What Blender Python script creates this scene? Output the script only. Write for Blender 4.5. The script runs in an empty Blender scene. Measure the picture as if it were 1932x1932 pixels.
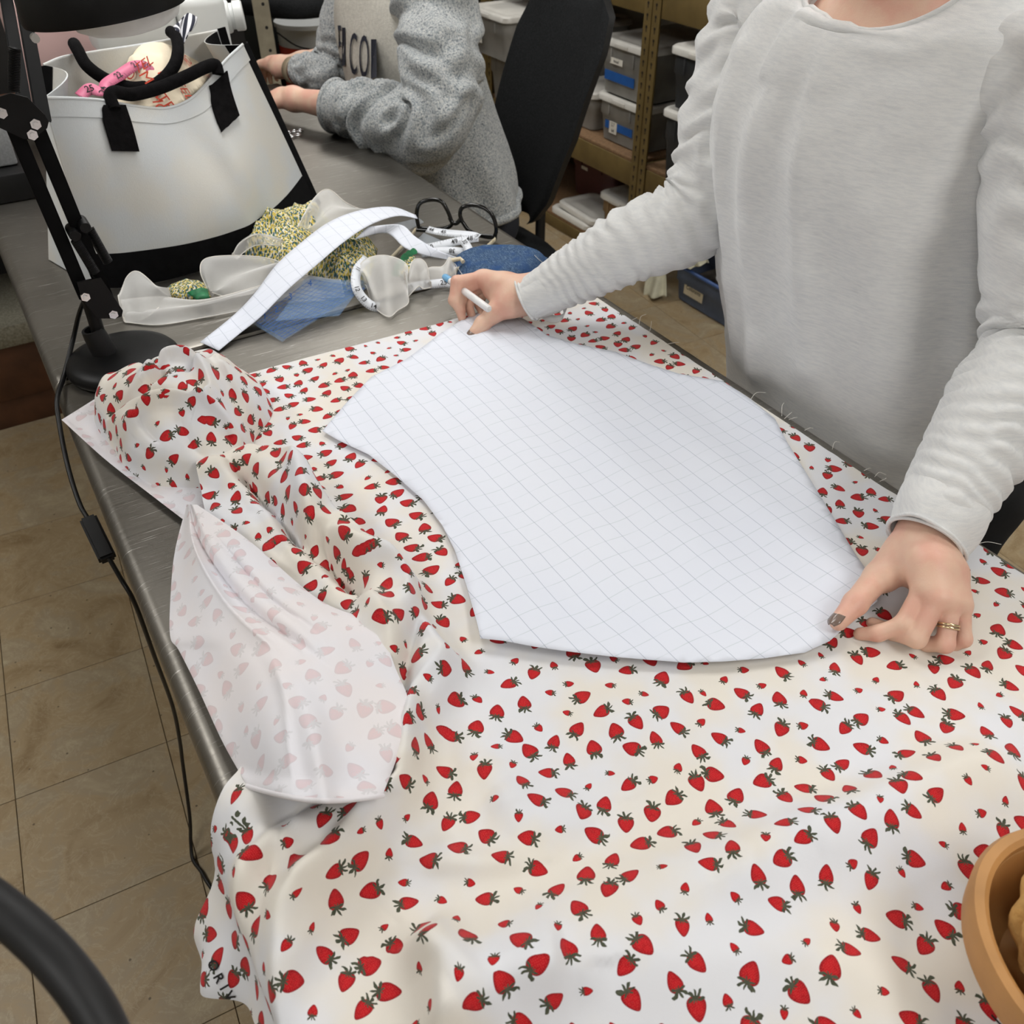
import bpy, bmesh, math, random
import numpy as np
from mathutils import Vector, Matrix, noise as mnoise
random.seed(7); rng = np.random.default_rng(7)
sc = bpy.context.scene
COL = sc.collection

# ---------------------------------------------------------------- camera
CAM_H = 1.62; FPX = 1650.0; PITCH = math.atan2(966 + 420, FPX); YAW = math.radians(-31.5)
cam_d = bpy.data.cameras.new('camera'); cam = bpy.data.objects.new('camera', cam_d); COL.objects.link(cam)
cam.location = (0, 0, CAM_H); cam.rotation_euler = (math.pi / 2 - PITCH, 0, YAW)
cam_d.sensor_fit = 'HORIZONTAL'; cam_d.sensor_width = 36.0; cam_d.lens = FPX / 1932 * 36
cam_d.clip_start = 0.02
cam_d.dof.use_dof = True; cam_d.dof.focus_distance = 1.05; cam_d.dof.aperture_fstop = 11.0
sc.camera = cam

# ---------------------------------------------------------------- world, exposure
w = bpy.data.worlds.new('room_ambient'); sc.world = w; w.use_nodes = True
w.node_tree.nodes['Background'].inputs[0].default_value = (0.95, 0.97, 1.0, 1)
w.node_tree.nodes['Background'].inputs[1].default_value = 0.035
sc.view_settings.view_transform = 'Standard'; sc.view_settings.look = 'None'
sc.view_settings.gamma = 1.0; sc.view_settings.use_curve_mapping = False
sc.view_settings.exposure = -0.06
cy = getattr(sc, 'cycles', None)      # keep the light paths short: a plain, evenly lit room
if cy:
    cy.max_bounces = 6; cy.diffuse_bounces = 3; cy.glossy_bounces = 3; cy.transmission_bounces = 4; cy.transparent_max_bounces = 8
    cy.caustics_reflective = False; cy.caustics_refractive = False; cy.adaptive_threshold = 0.05; cy.adaptive_min_samples = 16
LIGHT_W = 15.0          # strength of each fluorescent tube panel

# ---------------------------------------------------------------- measuring helpers (photo point -> place in the room)
_fw = np.array([-math.sin(YAW) * math.cos(PITCH), math.cos(YAW) * math.cos(PITCH), -math.sin(PITCH)])
_rt = np.array([math.cos(YAW), math.sin(YAW), 0.0]); _up = np.cross(_rt, _fw); _C = np.array([0, 0, CAM_H])
def ray(x, y): return _fw + _rt * (x - 966) / FPX - _up * (y - 966) / FPX
def P(x, y, z): d = ray(x, y); return _C + d * ((z - CAM_H) / d[2])
def PX(x, y, X): d = ray(x, y); return _C + d * (X / d[0])
def PY(x, y, Y): d = ray(x, y); return _C + d * (Y / d[1])
TZ = 0.92               # height of the work tables

# ---------------------------------------------------------------- scene-graph helpers
ORG = {}
def thing(name, label, cat, loc=(0, 0, 0), group=None, kind=None):
    o = bpy.data.objects.new(name, None); COL.objects.link(o)
    o.location = loc; o.empty_display_size = 0.05
    o['label'] = label
    if cat: o['category'] = cat
    if group: o['group'] = group
    if kind: o['kind'] = kind
    ORG[o.name] = np.array(loc, float)
    return o
def tag(o, label=None, cat=None, group=None, kind=None):
    if label: o['label'] = label
    if cat: o['category'] = cat
    if group: o['group'] = group
    if kind: o['kind'] = kind
    return o
def mesh(name, V, Fc, m, parent=None, smooth=True, uv=None, angle=None, origin=None):
    """verts in room coordinates; the object keeps a sensible origin"""
    V = np.asarray(V, float)
    if parent is not None: org = ORG[parent.name]
    elif origin is not None: org = np.array(origin, float)
    else: org = np.array([(V[:, 0].min() + V[:, 0].max()) / 2, (V[:, 1].min() + V[:, 1].max()) / 2, V[:, 2].min()])
    me = bpy.data.meshes.new(name)
    me.from_pydata((V - org).tolist(), [], [list(map(int, f)) for f in Fc])
    if uv is not None:
        l = me.uv_layers.new(name='UVMap')
        idx = np.empty(len(me.loops), np.int32); me.loops.foreach_get('vertex_index', idx)
        l.data.foreach_set('uv', np.asarray(uv, np.float32)[idx].ravel())
    me.update()
    if smooth:
        me.polygons.foreach_set('use_smooth', [True] * len(me.polygons))
        if angle: me.set_sharp_from_angle(angle=math.radians(angle))
    o = bpy.data.objects.new(name, me); COL.objects.link(o)
    if m is not None:
        for mm in (m if isinstance(m, (list, tuple)) else [m]): me.materials.append(mm)
    if parent is not None:
        o.parent = parent; o.location = (0, 0, 0)
    else: o.location = org
    ORG[o.name] = org
    return o
def bm_mesh(name, bm, m, parent=None, smooth=True, angle=35, origin=None):
    bm.verts.ensure_lookup_table(); bm.faces.ensure_lookup_table()
    bm.normal_update()
    for i, v in enumerate(bm.verts): v.index = i
    V = [v.co[:] for v in bm.verts]; Fc = [[v.index for v in f.verts] for f in bm.faces]
    bm.free()
    return mesh(name, V, Fc, m, parent, smooth, angle=angle, origin=origin)
def copy_obj(o, parent=None, loc=None):
    c = o.copy(); COL.objects.link(c); c.parent = parent
    if loc is not None: c.location = loc
    return c
def copy_tree(o, loc=None, parent=None):
    kids = list(o.children); c = copy_obj(o, parent, loc)
    for k in kids: copy_tree(k, None, c)
    return c

# ---------------------------------------------------------------- shape helpers
def box_bm(lo, hi, bev=0.0, seg=2, bm=None):
    own = bm is None
    if own: bm = bmesh.new()
    lo = np.array(lo, float); hi = np.array(hi, float)
    r = bmesh.ops.create_cube(bm, size=1.0)
    for v in r['verts']:
        v.co = Vector(((lo + hi) / 2 + np.array(v.co[:]) * (hi - lo)).tolist())
    if bev > 0:
        es = list({e for v in r['verts'] for e in v.link_edges})
        bmesh.ops.bevel(bm, geom=es, offset=bev, segments=seg, profile=0.5, affect='EDGES')
    return bm
def box(name, lo, hi, m, parent=None, bev=0.0, seg=2, **k):
    return bm_mesh(name, box_bm(lo, hi, bev, seg), m, parent, **k)
def frames(pts, closed=False):
    pts = np.asarray(pts, float); n = len(pts)
    T = np.gradient(pts, axis=0)
    if closed: T = np.roll(pts, -1, 0) - np.roll(pts, 1, 0)
    T /= np.linalg.norm(T, axis=1)[:, None] + 1e-12
    ref = np.array([0, 0, 1.0])
    if abs(T[0] @ ref) > 0.9: ref = np.array([1.0, 0, 0])
    N = np.zeros_like(T); a = np.cross(T[0], ref); N[0] = a / np.linalg.norm(a)
    for i in range(1, n):
        v = N[i - 1] - T[i] * (N[i - 1] @ T[i]); N[i] = v / (np.linalg.norm(v) + 1e-12)
    return T, N, np.cross(T, N)
def tube_geo(pts, rad, seg=12, caps=True, sx=1.0, sy=1.0, closed=False):
    pts = np.asarray(pts, float); n = len(pts); rad = np.broadcast_to(np.asarray(rad, float), (n,))
    T, N, B = frames(pts, closed); V = []; Fc = []
    for i in range(n):
        for j in range(seg):
            a = 2 * math.pi * j / seg
            V.append(pts[i] + rad[i] * (N[i] * math.cos(a) * sx + B[i] * math.sin(a) * sy))
    m = n if closed else n - 1
    for i in range(m):
        for j in range(seg):
            k = (i + 1) % n
            Fc.append([i * seg + j, i * seg + (j + 1) % seg, k * seg + (j + 1) % seg, k * seg + j])
    if caps and not closed:
        Fc.append([j for j in range(seg)][::-1]); Fc.append([(n - 1) * seg + j for j in range(seg)])
    return V, Fc
def tube(name, pts, rad, m, parent=None, seg=12, **k):
    V, Fc = tube_geo(pts, rad, seg, **{q: k.pop(q) for q in ('caps', 'sx', 'sy', 'closed') if q in k})
    k.setdefault('angle', 50)
    return mesh(name, V, Fc, m, parent, **k)
def spline(ctrl, n=40):
    """Catmull-Rom through control rows (any dimension)"""
    c = np.asarray(ctrl, float); c = np.vstack([2 * c[0] - c[1], c, 2 * c[-1] - c[-2]])
    k = len(c) - 3; out = []
    for t in np.linspace(0, k, n):
        i = min(int(t), k - 1); u = t - i
        p0, p1, p2, p3 = c[i:i + 4]
        out.append(0.5 * (2 * p1 + (p2 - p0) * u + (2 * p0 - 5 * p1 + 4 * p2 - p3) * u * u + (3 * p1 - p0 - 3 * p2 + p3) * u ** 3))
    return np.array(out)
def lathe_geo(prof, center=(0, 0, 0), axis=(0, 0, 1), seg=32, cap0=False, cap1=False):
    ax = np.array(axis, float); ax /= np.linalg.norm(ax)
    r = np.array([1.0, 0, 0]) if abs(ax[0]) < 0.9 else np.array([0, 1.0, 0])
    a = np.cross(ax, r); a /= np.linalg.norm(a); b = np.cross(ax, a); c = np.array(center, float)
    V = []; Fc = []; n = len(prof)
    for (rr, h) in prof:
        for j in range(seg):
            t = 2 * math.pi * j / seg
            V.append(c + ax * h + rr * (a * math.cos(t) + b * math.sin(t)))
    for i in range(n - 1):
        for j in range(seg):
            Fc.append([i * seg + j, i * seg + (j + 1) % seg, (i + 1) * seg + (j + 1) % seg, (i + 1) * seg + j])
    if cap0: Fc.append(list(range(seg))[::-1])
    if cap1: Fc.append([(n - 1) * seg + j for j in range(seg)])
    return V, Fc
def lathe(name, prof, center, m, parent=None, axis=(0, 0, 1), seg=32, cap0=False, cap1=False, **k):
    V, Fc = lathe_geo(prof, center, axis, seg, cap0, cap1); k.setdefault('angle', 40)
    return mesh(name, V, Fc, m, parent, **k)
def join_geo(*gs):
    V = []; Fc = []
    for v, f in gs:
        o = len(V); V += [np.asarray(q, float) for q in v]; Fc += [[i + o for i in q] for q in f]
    return V, Fc
def grid_faces(nr, nc, off=0, wrap=False):
    Fc = []
    for i in range(nr - 1):
        for j in range(nc if wrap else nc - 1):
            k = (j + 1) % nc
            Fc.append((off + i * nc + j, off + i * nc + k, off + (i + 1) * nc + k, off + (i + 1) * nc + j))
    return Fc
def prism_geo(poly, z0, z1):
    n = len(poly); V = [(p[0], p[1], z0) for p in poly] + [(p[0], p[1], z1) for p in poly]
    Fc = [list(range(n))[::-1], [n + i for i in range(n)]] + [[i, (i + 1) % n, n + (i + 1) % n, n + i] for i in range(n)]
    return V, Fc
def plate_geo(poly3, thick_vec):
    """flat polygon in 3D given a thickness vector"""
    n = len(poly3); t = np.array(thick_vec, float); V = [np.array(p, float) for p in poly3] + [np.array(p, float) + t for p in poly3]
    Fc = [list(range(n))[::-1], [n + i for i in range(n)]] + [[i, (i + 1) % n, n + (i + 1) % n, n + i] for i in range(n)]
    return V, Fc
def solid_sheet(P3, th, nr, nc):
    """P3 (nr*nc,3) sheet -> closed thin solid, top = P3"""
    G = np.asarray(P3).reshape(nr, nc, 3)
    du = np.gradient(G, axis=1); dv = np.gradient(G, axis=0); N = np.cross(du, dv)
    N /= np.linalg.norm(N, axis=2)[..., None] + 1e-12
    top = G.reshape(-1, 3); bot = (G - N * th).reshape(-1, 3); n = nr * nc
    Fc = grid_faces(nr, nc) + [tuple(n + i for i in f[::-1]) for f in grid_faces(nr, nc)]
    rim = [j for j in range(nc)] + [i * nc + nc - 1 for i in range(1, nr)] + [(nr - 1) * nc + j for j in range(nc - 2, -1, -1)] + [i * nc for i in range(nr - 2, 0, -1)]
    for a, b in zip(rim, rim[1:] + rim[:1]): Fc.append((b, a, n + a, n + b))
    return np.vstack([top, bot]), Fc
def text_geo(s, size=1.0, res=3, bold=0.0):
    c = bpy.data.curves.new('lettering', 'FONT'); c.body = s; c.size = size; c.resolution_u = res; c.offset = bold * size
    c.align_x = 'CENTER'; c.align_y = 'CENTER'
    o = bpy.data.objects.new('lettering', c); COL.objects.link(o)
    dg = bpy.context.evaluated_depsgraph_get(); me = bpy.data.meshes.new_from_object(o.evaluated_get(dg))
    V = np.array([v.co[:] for v in me.vertices]).reshape(-1, 3); Fc = [list(p.vertices) for p in me.polygons]
    bpy.data.objects.remove(o); bpy.data.curves.remove(c); bpy.data.meshes.remove(me)
    return V, Fc
def text_on(name, s, size, origin, right, up, m, parent, lift=0.0006, sx=1.0, bold=0.0):
    V, Fc = text_geo(s, size, bold=bold)
    r = np.array(right, float); r /= np.linalg.norm(r); u = np.array(up, float); u -= r * (u @ r); u /= np.linalg.norm(u)
    n = np.cross(r, u); o = np.array(origin, float) + n * lift
    return mesh(name, [o + r * v[0] * sx + u * v[1] for v in V], Fc, m, parent, smooth=False)
def fnoise(x, y, s=1.0, seed=0.0):
    """smooth value noise, vectorised"""
    x = np.asarray(x) * s + seed * 17.13; y = np.asarray(y) * s + seed * 7.71
    xi = np.floor(x).astype(np.int64); yi = np.floor(y).astype(np.int64); fx = x - xi; fy = y - yi
    def h(a, b):
        n = (a * 374761393 + b * 668265263) & 0x7fffffff
        n = ((n ^ (n >> 13)) * 1274126177) & 0x7fffffff
        return ((n ^ (n >> 16)) & 0xffff) / 65535.0
    sx = fx * fx * fx * (fx * (fx * 6 - 15) + 10); sy = fy * fy * fy * (fy * (fy * 6 - 15) + 10)
    return (h(xi, yi) * (1 - sx) + h(xi + 1, yi) * sx) * (1 - sy) + (h(xi, yi + 1) * (1 - sx) + h(xi + 1, yi + 1) * sx) * sy - 0.5
def seg_dist(x, y, pl):
    """distance to polyline and arc parameter 0..1, side sign"""
    pl = np.asarray(pl, float); L = np.r_[0, np.cumsum(np.linalg.norm(np.diff(pl, axis=0), axis=1))]
    best = np.full(np.shape(x), 1e9); par = np.zeros(np.shape(x)); sg = np.ones(np.shape(x))
    for i in range(len(pl) - 1):
        a, b = pl[i], pl[i + 1]; d = b - a; l2 = d @ d + 1e-12
        t = np.clip(((x - a[0]) * d[0] + (y - a[1]) * d[1]) / l2, 0, 1)
        qx = x - a[0] - t * d[0]; qy = y - a[1] - t * d[1]; ds = np.hypot(qx, qy)
        k = ds < best
        best = np.where(k, ds, best); par = np.where(k, (L[i] + t * math.sqrt(l2)) / L[-1], par)
        sg = np.where(k, np.sign(d[0] * qy - d[1] * qx), sg)
    return best, par, sg

# ---------------------------------------------------------------- surface nets for organic shapes
def surface_nets(f, lo, hi, h):
    lo = np.array(lo, float); n = np.ceil((np.array(hi, float) - lo) / h).astype(int) + 1
    X, Y, Z = np.meshgrid(*[lo[i] + h * np.arange(n[i]) for i in range(3)], indexing='ij')
    D = f(np.stack([X.ravel(), Y.ravel(), Z.ravel()], 1).astype(np.float32)).reshape(n).astype(np.float32)
    ins = D < 0
    c = [ins[i:n[0] - 1 + i, j:n[1] - 1 + j, k:n[2] - 1 + k] for i in (0, 1) for j in (0, 1) for k in (0, 1)]
    s = sum(q.astype(np.int8) for q in c); act = (s > 0) & (s < 8)
    idx = -np.ones(act.shape, np.int64); A = np.argwhere(act); idx[act] = np.arange(len(A))
    acc = np.zeros((len(A), 3)); cnt = np.zeros(len(A))
    for a in range(8):
        for b in range(a + 1, 8):
            ca = np.array([a >> 2 & 1, a >> 1 & 1, a & 1]); cb = np.array([b >> 2 & 1, b >> 1 & 1, b & 1])
            if np.abs(ca - cb).sum() != 1: continue
            va = D[tuple((A + ca).T)]; vb = D[tuple((A + cb).T)]; cr = (va < 0) != (vb < 0)
            t = np.where(cr, va / np.where(va == vb, 1, va - vb), 0)[:, None]
            acc += np.where(cr[:, None], ca + t * (cb - ca), 0); cnt += cr
    V = lo + h * (A + acc / cnt[:, None])
    Fc = []
    for ax in range(3):
        u, v = [(1, 2), (2, 0), (0, 1)][ax]
        sl = [slice(1, None) if i != ax else slice(0, None) for i in range(3)]
        a0 = ins[tuple(slice(0, n[i] - 1) if i == ax else slice(1, n[i] - 1) for i in range(3))]
        a1 = ins[tuple(slice(1, n[i]) if i == ax else slice(1, n[i] - 1) for i in range(3))]
        for fl, msk in ((False, a0 & ~a1), (True, ~a0 & a1)):
            E = np.argwhere(msk)
            if len(E) == 0: continue
            off = np.array([0 if i == ax else 1 for i in range(3)]); E = E + off
            eu = np.eye(3, dtype=int)[u]; ev = np.eye(3, dtype=int)[v]
            q = [idx[tuple((E - eu - ev).T)], idx[tuple((E - ev).T)], idx[tuple(E.T)], idx[tuple((E - eu).T)]]
            q = np.stack(q if not fl else q[::-1], 1)
            Fc.append(q[(q >= 0).all(1)])
    return V, np.vstack(Fc)
def rcone(p, a, b, ra, rb):
    a = np.array(a, np.float32); b = np.array(b, np.float32); d = b - a; l2 = float(d @ d) + 1e-12
    t = np.clip(((p - a) @ d) / l2, 0, 1)
    return np.linalg.norm(p - a - t[:, None] * d, axis=1) - (ra + (rb - ra) * t)
def ellip(p, c, r, R=None):
    q = p - np.array(c, np.float32)
    if R is not None: q = q @ np.asarray(R, np.float32).T
    r = np.array(r, np.float32); k = np.linalg.norm(q / r, axis=1)
    return (k - 1) * float(r.min()) * (0.35 + 0.65 * np.clip(k, 0, 1))
def smin(a, b, k):
    h = np.clip(0.5 + 0.5 * (b - a) / k, 0, 1)
    return b + (a - b) * h - k * h * (1 - h)
def smooth_mesh(V, Fc, it=2, lam=0.5):
    V = V.copy(); E = np.vstack([Fc[:, [0, 1]], Fc[:, [1, 2]], Fc[:, [2, 3]], Fc[:, [3, 0]]])
    E = np.vstack([E, E[:, ::-1]]); deg = np.bincount(E[:, 0], minlength=len(V))[:, None]
    for _ in range(it):
        S = np.stack([np.bincount(E[:, 0], weights=V[E[:, 1], k], minlength=len(V)) for k in range(3)], 1)
        V += lam * (S / np.maximum(deg, 1) - V)
    return V
# ---------------------------------------------------------------- materials
class G:
    """tiny node-expression helper"""
    def __init__(s, m): s.t = m.node_tree; s.n = s.t.nodes
    def new(s, typ, **k):
        o = s.n.new(typ)
        for a, b in k.items(): setattr(o, a, b)
        return o
    def put(s, sock, v):
        if isinstance(v, bpy.types.NodeSocket): s.t.links.new(v, sock)
        elif v is not None: sock.default_value = v
    def m(s, op, a, b=None, c=None):
        o = s.new('ShaderNodeMath', operation=op)
        for i, v in enumerate((a, b, c)):
            if v is not None: s.put(o.inputs[i], v)
        return o.outputs[0]
    def vm(s, op, a, b=None):
        o = s.new('ShaderNodeVectorMath', operation=op); s.put(o.inputs[0], a)
        if b is not None:
            s.put(o.inputs[3 if op == 'SCALE' else 1], b)
        return o.outputs[0]
    def mix(s, f, a, b, bt='MIX'):
        o = s.new('ShaderNodeMix', data_type='RGBA', blend_type=bt)
        s.put(o.inputs[0], f); s.put(o.inputs[6], a); s.put(o.inputs[7], b); return o.outputs[2]
    def ramp(s, f, stops, interp='LINEAR'):
        o = s.new('ShaderNodeValToRGB'); r = o.color_ramp; r.interpolation = interp
        while len(r.elements) < len(stops): r.elements.new(0.5)
        for e, (p, c) in zip(r.elements, stops):
            e.position = p; e.color = c if len(c) == 4 else (*c, 1)
        s.put(o.inputs[0], f); return o.outputs[0]
    def noise(s, vec, scale, detail=3, rough=0.5, dim='3D', dist=0.0):
        o = s.new('ShaderNodeTexNoise', noise_dimensions=dim)
        s.put(o.inputs['Vector'], vec); o.inputs['Scale'].default_value = scale
        o.inputs['Detail'].default_value = detail; o.inputs['Roughness'].default_value = rough; o.inputs['Distortion'].default_value = dist
        return o.outputs
    def vor(s, vec, scale, rand=1.0, dim='3D', feature='F1'):
        o = s.new('ShaderNodeTexVoronoi', voronoi_dimensions=dim, feature=feature)
        s.put(o.inputs['Vector'], vec); o.inputs['Scale'].default_value = scale; o.inputs['Randomness'].default_value = rand
        return o.outputs
    def coord(s, which='Object'): return s.new('ShaderNodeTexCoord').outputs[which]
    def mapping(s, vec, loc=(0, 0, 0), rot=(0, 0, 0), sc_=(1, 1, 1)):
        o = s.new('ShaderNodeMapping'); s.put(o.inputs[0], vec)
        o.inputs[1].default_value = loc; o.inputs[2].default_value = rot; o.inputs[3].default_value = sc_; return o.outputs[0]
    def sep(s, v): o = s.new('ShaderNodeSeparateXYZ'); s.put(o.inputs[0], v); return o.outputs
    def comb(s, x=0.0, y=0.0, z=0.0):
        o = s.new('ShaderNodeCombineXYZ')
        for i, v in enumerate((x, y, z)): s.put(o.inputs[i], v)
        return o.outputs[0]
    def bump(s, h, strength=0.2, dist=0.01):
        o = s.new('ShaderNodeBump'); s.put(o.inputs['Height'], h); o.inputs['Strength'].default_value = strength; o.inputs['Distance'].default_value = dist
        return o.outputs[0]
    def smooth(s, v, e0, e1):
        o = s.new('ShaderNodeMapRange', interpolation_type='SMOOTHSTEP'); s.put(o.inputs[0], v)
        o.inputs[1].default_value = e0; o.inputs[2].default_value = e1; o.inputs[3].default_value = 0; o.inputs[4].default_value = 1
        return o.outputs[0]
def srgb(r, g, b):
    f = lambda c: (c / 255 / 12.92) if c / 255 <= 0.04045 else ((c / 255 + 0.055) / 1.055) ** 2.4
    return (f(r), f(g), f(b), 1.0)
MAT = {}
def base(name, color, rough=0.5, metal=0.0, spec=0.5, **kw):
    m = bpy.data.materials.new(name); m.use_nodes = True; MAT[name] = m
    b = m.node_tree.nodes['Principled BSDF']
    b.inputs['Base Color'].default_value = color if len(color) == 4 else (*color, 1)
    b.inputs['Roughness'].default_value = rough; b.inputs['Metallic'].default_value = metal
    b.inputs['Specular IOR Level'].default_value = spec
    for k, v in kw.items(): b.inputs[k.replace('_', ' ')].default_value = v
    m['b'] = 1
    return m
def B(m): return m.node_tree.nodes['Principled BSDF']
def plain(name, rgb, rough=0.5, var=0.06, scale=30, bump=0.0, bscale=200, metal=0.0, spec=0.5, **kw):
    """plain colour with slight procedural mottling and fine relief"""
    c = srgb(*rgb); m = base(name, c, rough, metal, spec, **kw); g = G(m); b = B(m); co = g.coord()
    n = g.noise(co, scale, 4)[0]
    lo = tuple(max(0, v * (1 - var)) for v in c[:3]) + (1,); hi = tuple(min(1, v * (1 + var)) for v in c[:3]) + (1,)
    g.put(b.inputs['Base Color'], g.mix(g.smooth(n, 0.3, 0.7), lo, hi))
    if bump: g.put(b.inputs['Normal'], g.bump(g.noise(co, bscale, 3)[0], bump, 0.002))
    return m

def strawberry(name, reverse=False):
    m = base(name, srgb(236, 230, 220), 0.85, spec=0.2); g = G(m); b = B(m)
    uv = g.coord('UV')
    cell = 38.0                                           # cells per metre
    v = g.vm('SCALE', uv, cell)
    o = g.new('ShaderNodeTexVoronoi', voronoi_dimensions='2D', feature='F1'); g.put(o.inputs['Vector'], v)
    o.inputs['Scale'].default_value = 1.0; o.inputs['Randomness'].default_value = 0.40
    d = g.sep(g.vm('SUBTRACT', v, o.outputs['Position'])); cc = g.new('ShaderNodeSeparateColor'); g.put(cc.inputs[0], o.outputs['Color'])
    r1, r2, r3 = cc.outputs
    ang = g.m('MULTIPLY', r1, 6.2832); ca = g.m('COSINE', ang); sa = g.m('SINE', ang)
    small = g.m('LESS_THAN', r2, 0.3)
    s = g.m('SUBTRACT', g.m('ADD', 1.0, g.m('MULTIPLY', g.m('SUBTRACT', r3, 0.5), 0.15)), g.m('MULTIPLY', small, 0.5))
    x = g.m('DIVIDE', g.m('ADD', g.m('MULTIPLY', d[0], ca), g.m('MULTIPLY', d[1], sa)), s)
    y = g.m('DIVIDE', g.m('SUBTRACT', g.m('MULTIPLY', d[1], ca), g.m('MULTIPLY', d[0], sa)), s)
    wob = g.m('MULTIPLY', g.m('SUBTRACT', g.noise(v, 3.0, 2, dim='2D')[0], 0.5), 0.10)
    yy = g.m('ADD', y, 0.04)
    L = 0.315; W = g.m('ADD', 0.245, g.m('MULTIPLY', g.m('SUBTRACT', r3, 0.5), 0.05))
    wv = g.m('MULTIPLY', W, g.m('ADD', 0.98, g.m('MULTIPLY', yy, 1.25)))
    q = g.m('ADD', g.m('POWER', g.m('ABSOLUTE', g.m('DIVIDE', x, wv)), 2.0), g.m('POWER', g.m('ABSOLUTE', g.m('DIVIDE', yy, L)), 2.0))
    q = g.m('ADD', q, wob)
    berry = g.m('SUBTRACT', 1.0, g.smooth(q, 0.94, 1.04))
    # leaves: spiky star round the stalk
    ly = g.m('SUBTRACT', y, 0.195); la = g.m('ARCTAN2', x, ly); lr = g.m('SQRT', g.m('ADD', g.m('MULTIPLY', x, x), g.m('MULTIPLY', ly, ly)))
    tw = g.m('ADD', la, g.m('MULTIPLY', g.m('SUBTRACT', g.noise(v, 2.2, 2, dim='2D')[0], 0.5), 1.6))
    spike = g.m('POWER', g.m('ABSOLUTE', g.m('COSINE', g.m('MULTIPLY', tw, 3.5))), 1.6)
    upw = g.m('ADD', 0.68, g.m('MULTIPLY', g.m('COSINE', la), 0.32))
    lim = g.m('MULTIPLY', g.m('ADD', 0.075, g.m('MULTIPLY', spike, 0.225)), upw)
    sq = g.m('MULTIPLY', lim, g.m('ADD', 0.75, g.m('MULTIPLY', g.m('ABSOLUTE', g.m('SINE', la)), 0.55)))
    leaf = g.m('SUBTRACT', 1.0, g.smooth(g.m('SUBTRACT', lr, sq), -0.012, 0.012))
    # seeds and shading of the print
    sd = g.vor(v, 19.0, 0.5, '2D')['Distance']; seeds = g.m('MULTIPLY', g.m('SUBTRACT', 1.0, g.smooth(sd, 0.12, 0.3)), 0.55)
    blot = g.noise(v, 5.0, 3, dim='2D')[0]
    red = g.mix(g.smooth(q, 0.25, 1.0), srgb(190, 24, 32), srgb(134, 12, 24))
    red = g.mix(g.m('MULTIPLY', g.smooth(blot, 0.45, 0.75), 0.5), red, srgb(150, 14, 24))
    red = g.mix(g.m('MULTIPLY', seeds, 1.0), red, srgb(226, 84, 74))
    grn = g.mix(g.noise(v, 7.0, 2, dim='2D')[0], srgb(48, 54, 40), srgb(92, 96, 78))
    cloth_n = g.noise(uv, 9.0, 3, dim='2D')[0]
    ground = g.mix(g.smooth(cloth_n, 0.35, 0.65), srgb(230, 224, 213), srgb(226, 227, 231))
    if reverse:
        ground = g.mix(g.smooth(cloth_n, 0.35, 0.65), srgb(234, 229, 230), srgb(230, 229, 234))
        red = g.mix(0.78, red, ground); grn = g.mix(0.86, grn, ground)
    c = g.mix(berry, ground, red); c = g.mix(leaf, c, grn)
    g.put(b.inputs['Base Color'], c)
    wv1 = g.noise(g.mapping(uv, sc_=(2600, 300, 1)), 1.0, 2, dim='2D')[0]; wv2 = g.noise(g.mapping(uv, sc_=(300, 2600, 1)), 1.0, 2, dim='2D')[0]
    wr = g.noise(uv, 14.0, 3, dim='2D')[0]
    g.put(b.inputs['Normal'], g.bump(g.m('ADD', g.m('MULTIPLY', g.m('ADD', wv1, wv2), 0.05), wr), 0.25, 0.004))
    b.inputs['Sheen Weight'].default_value = 0.15
    b.inputs['Subsurface Weight'].default_value = 0.0
    return m

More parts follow.
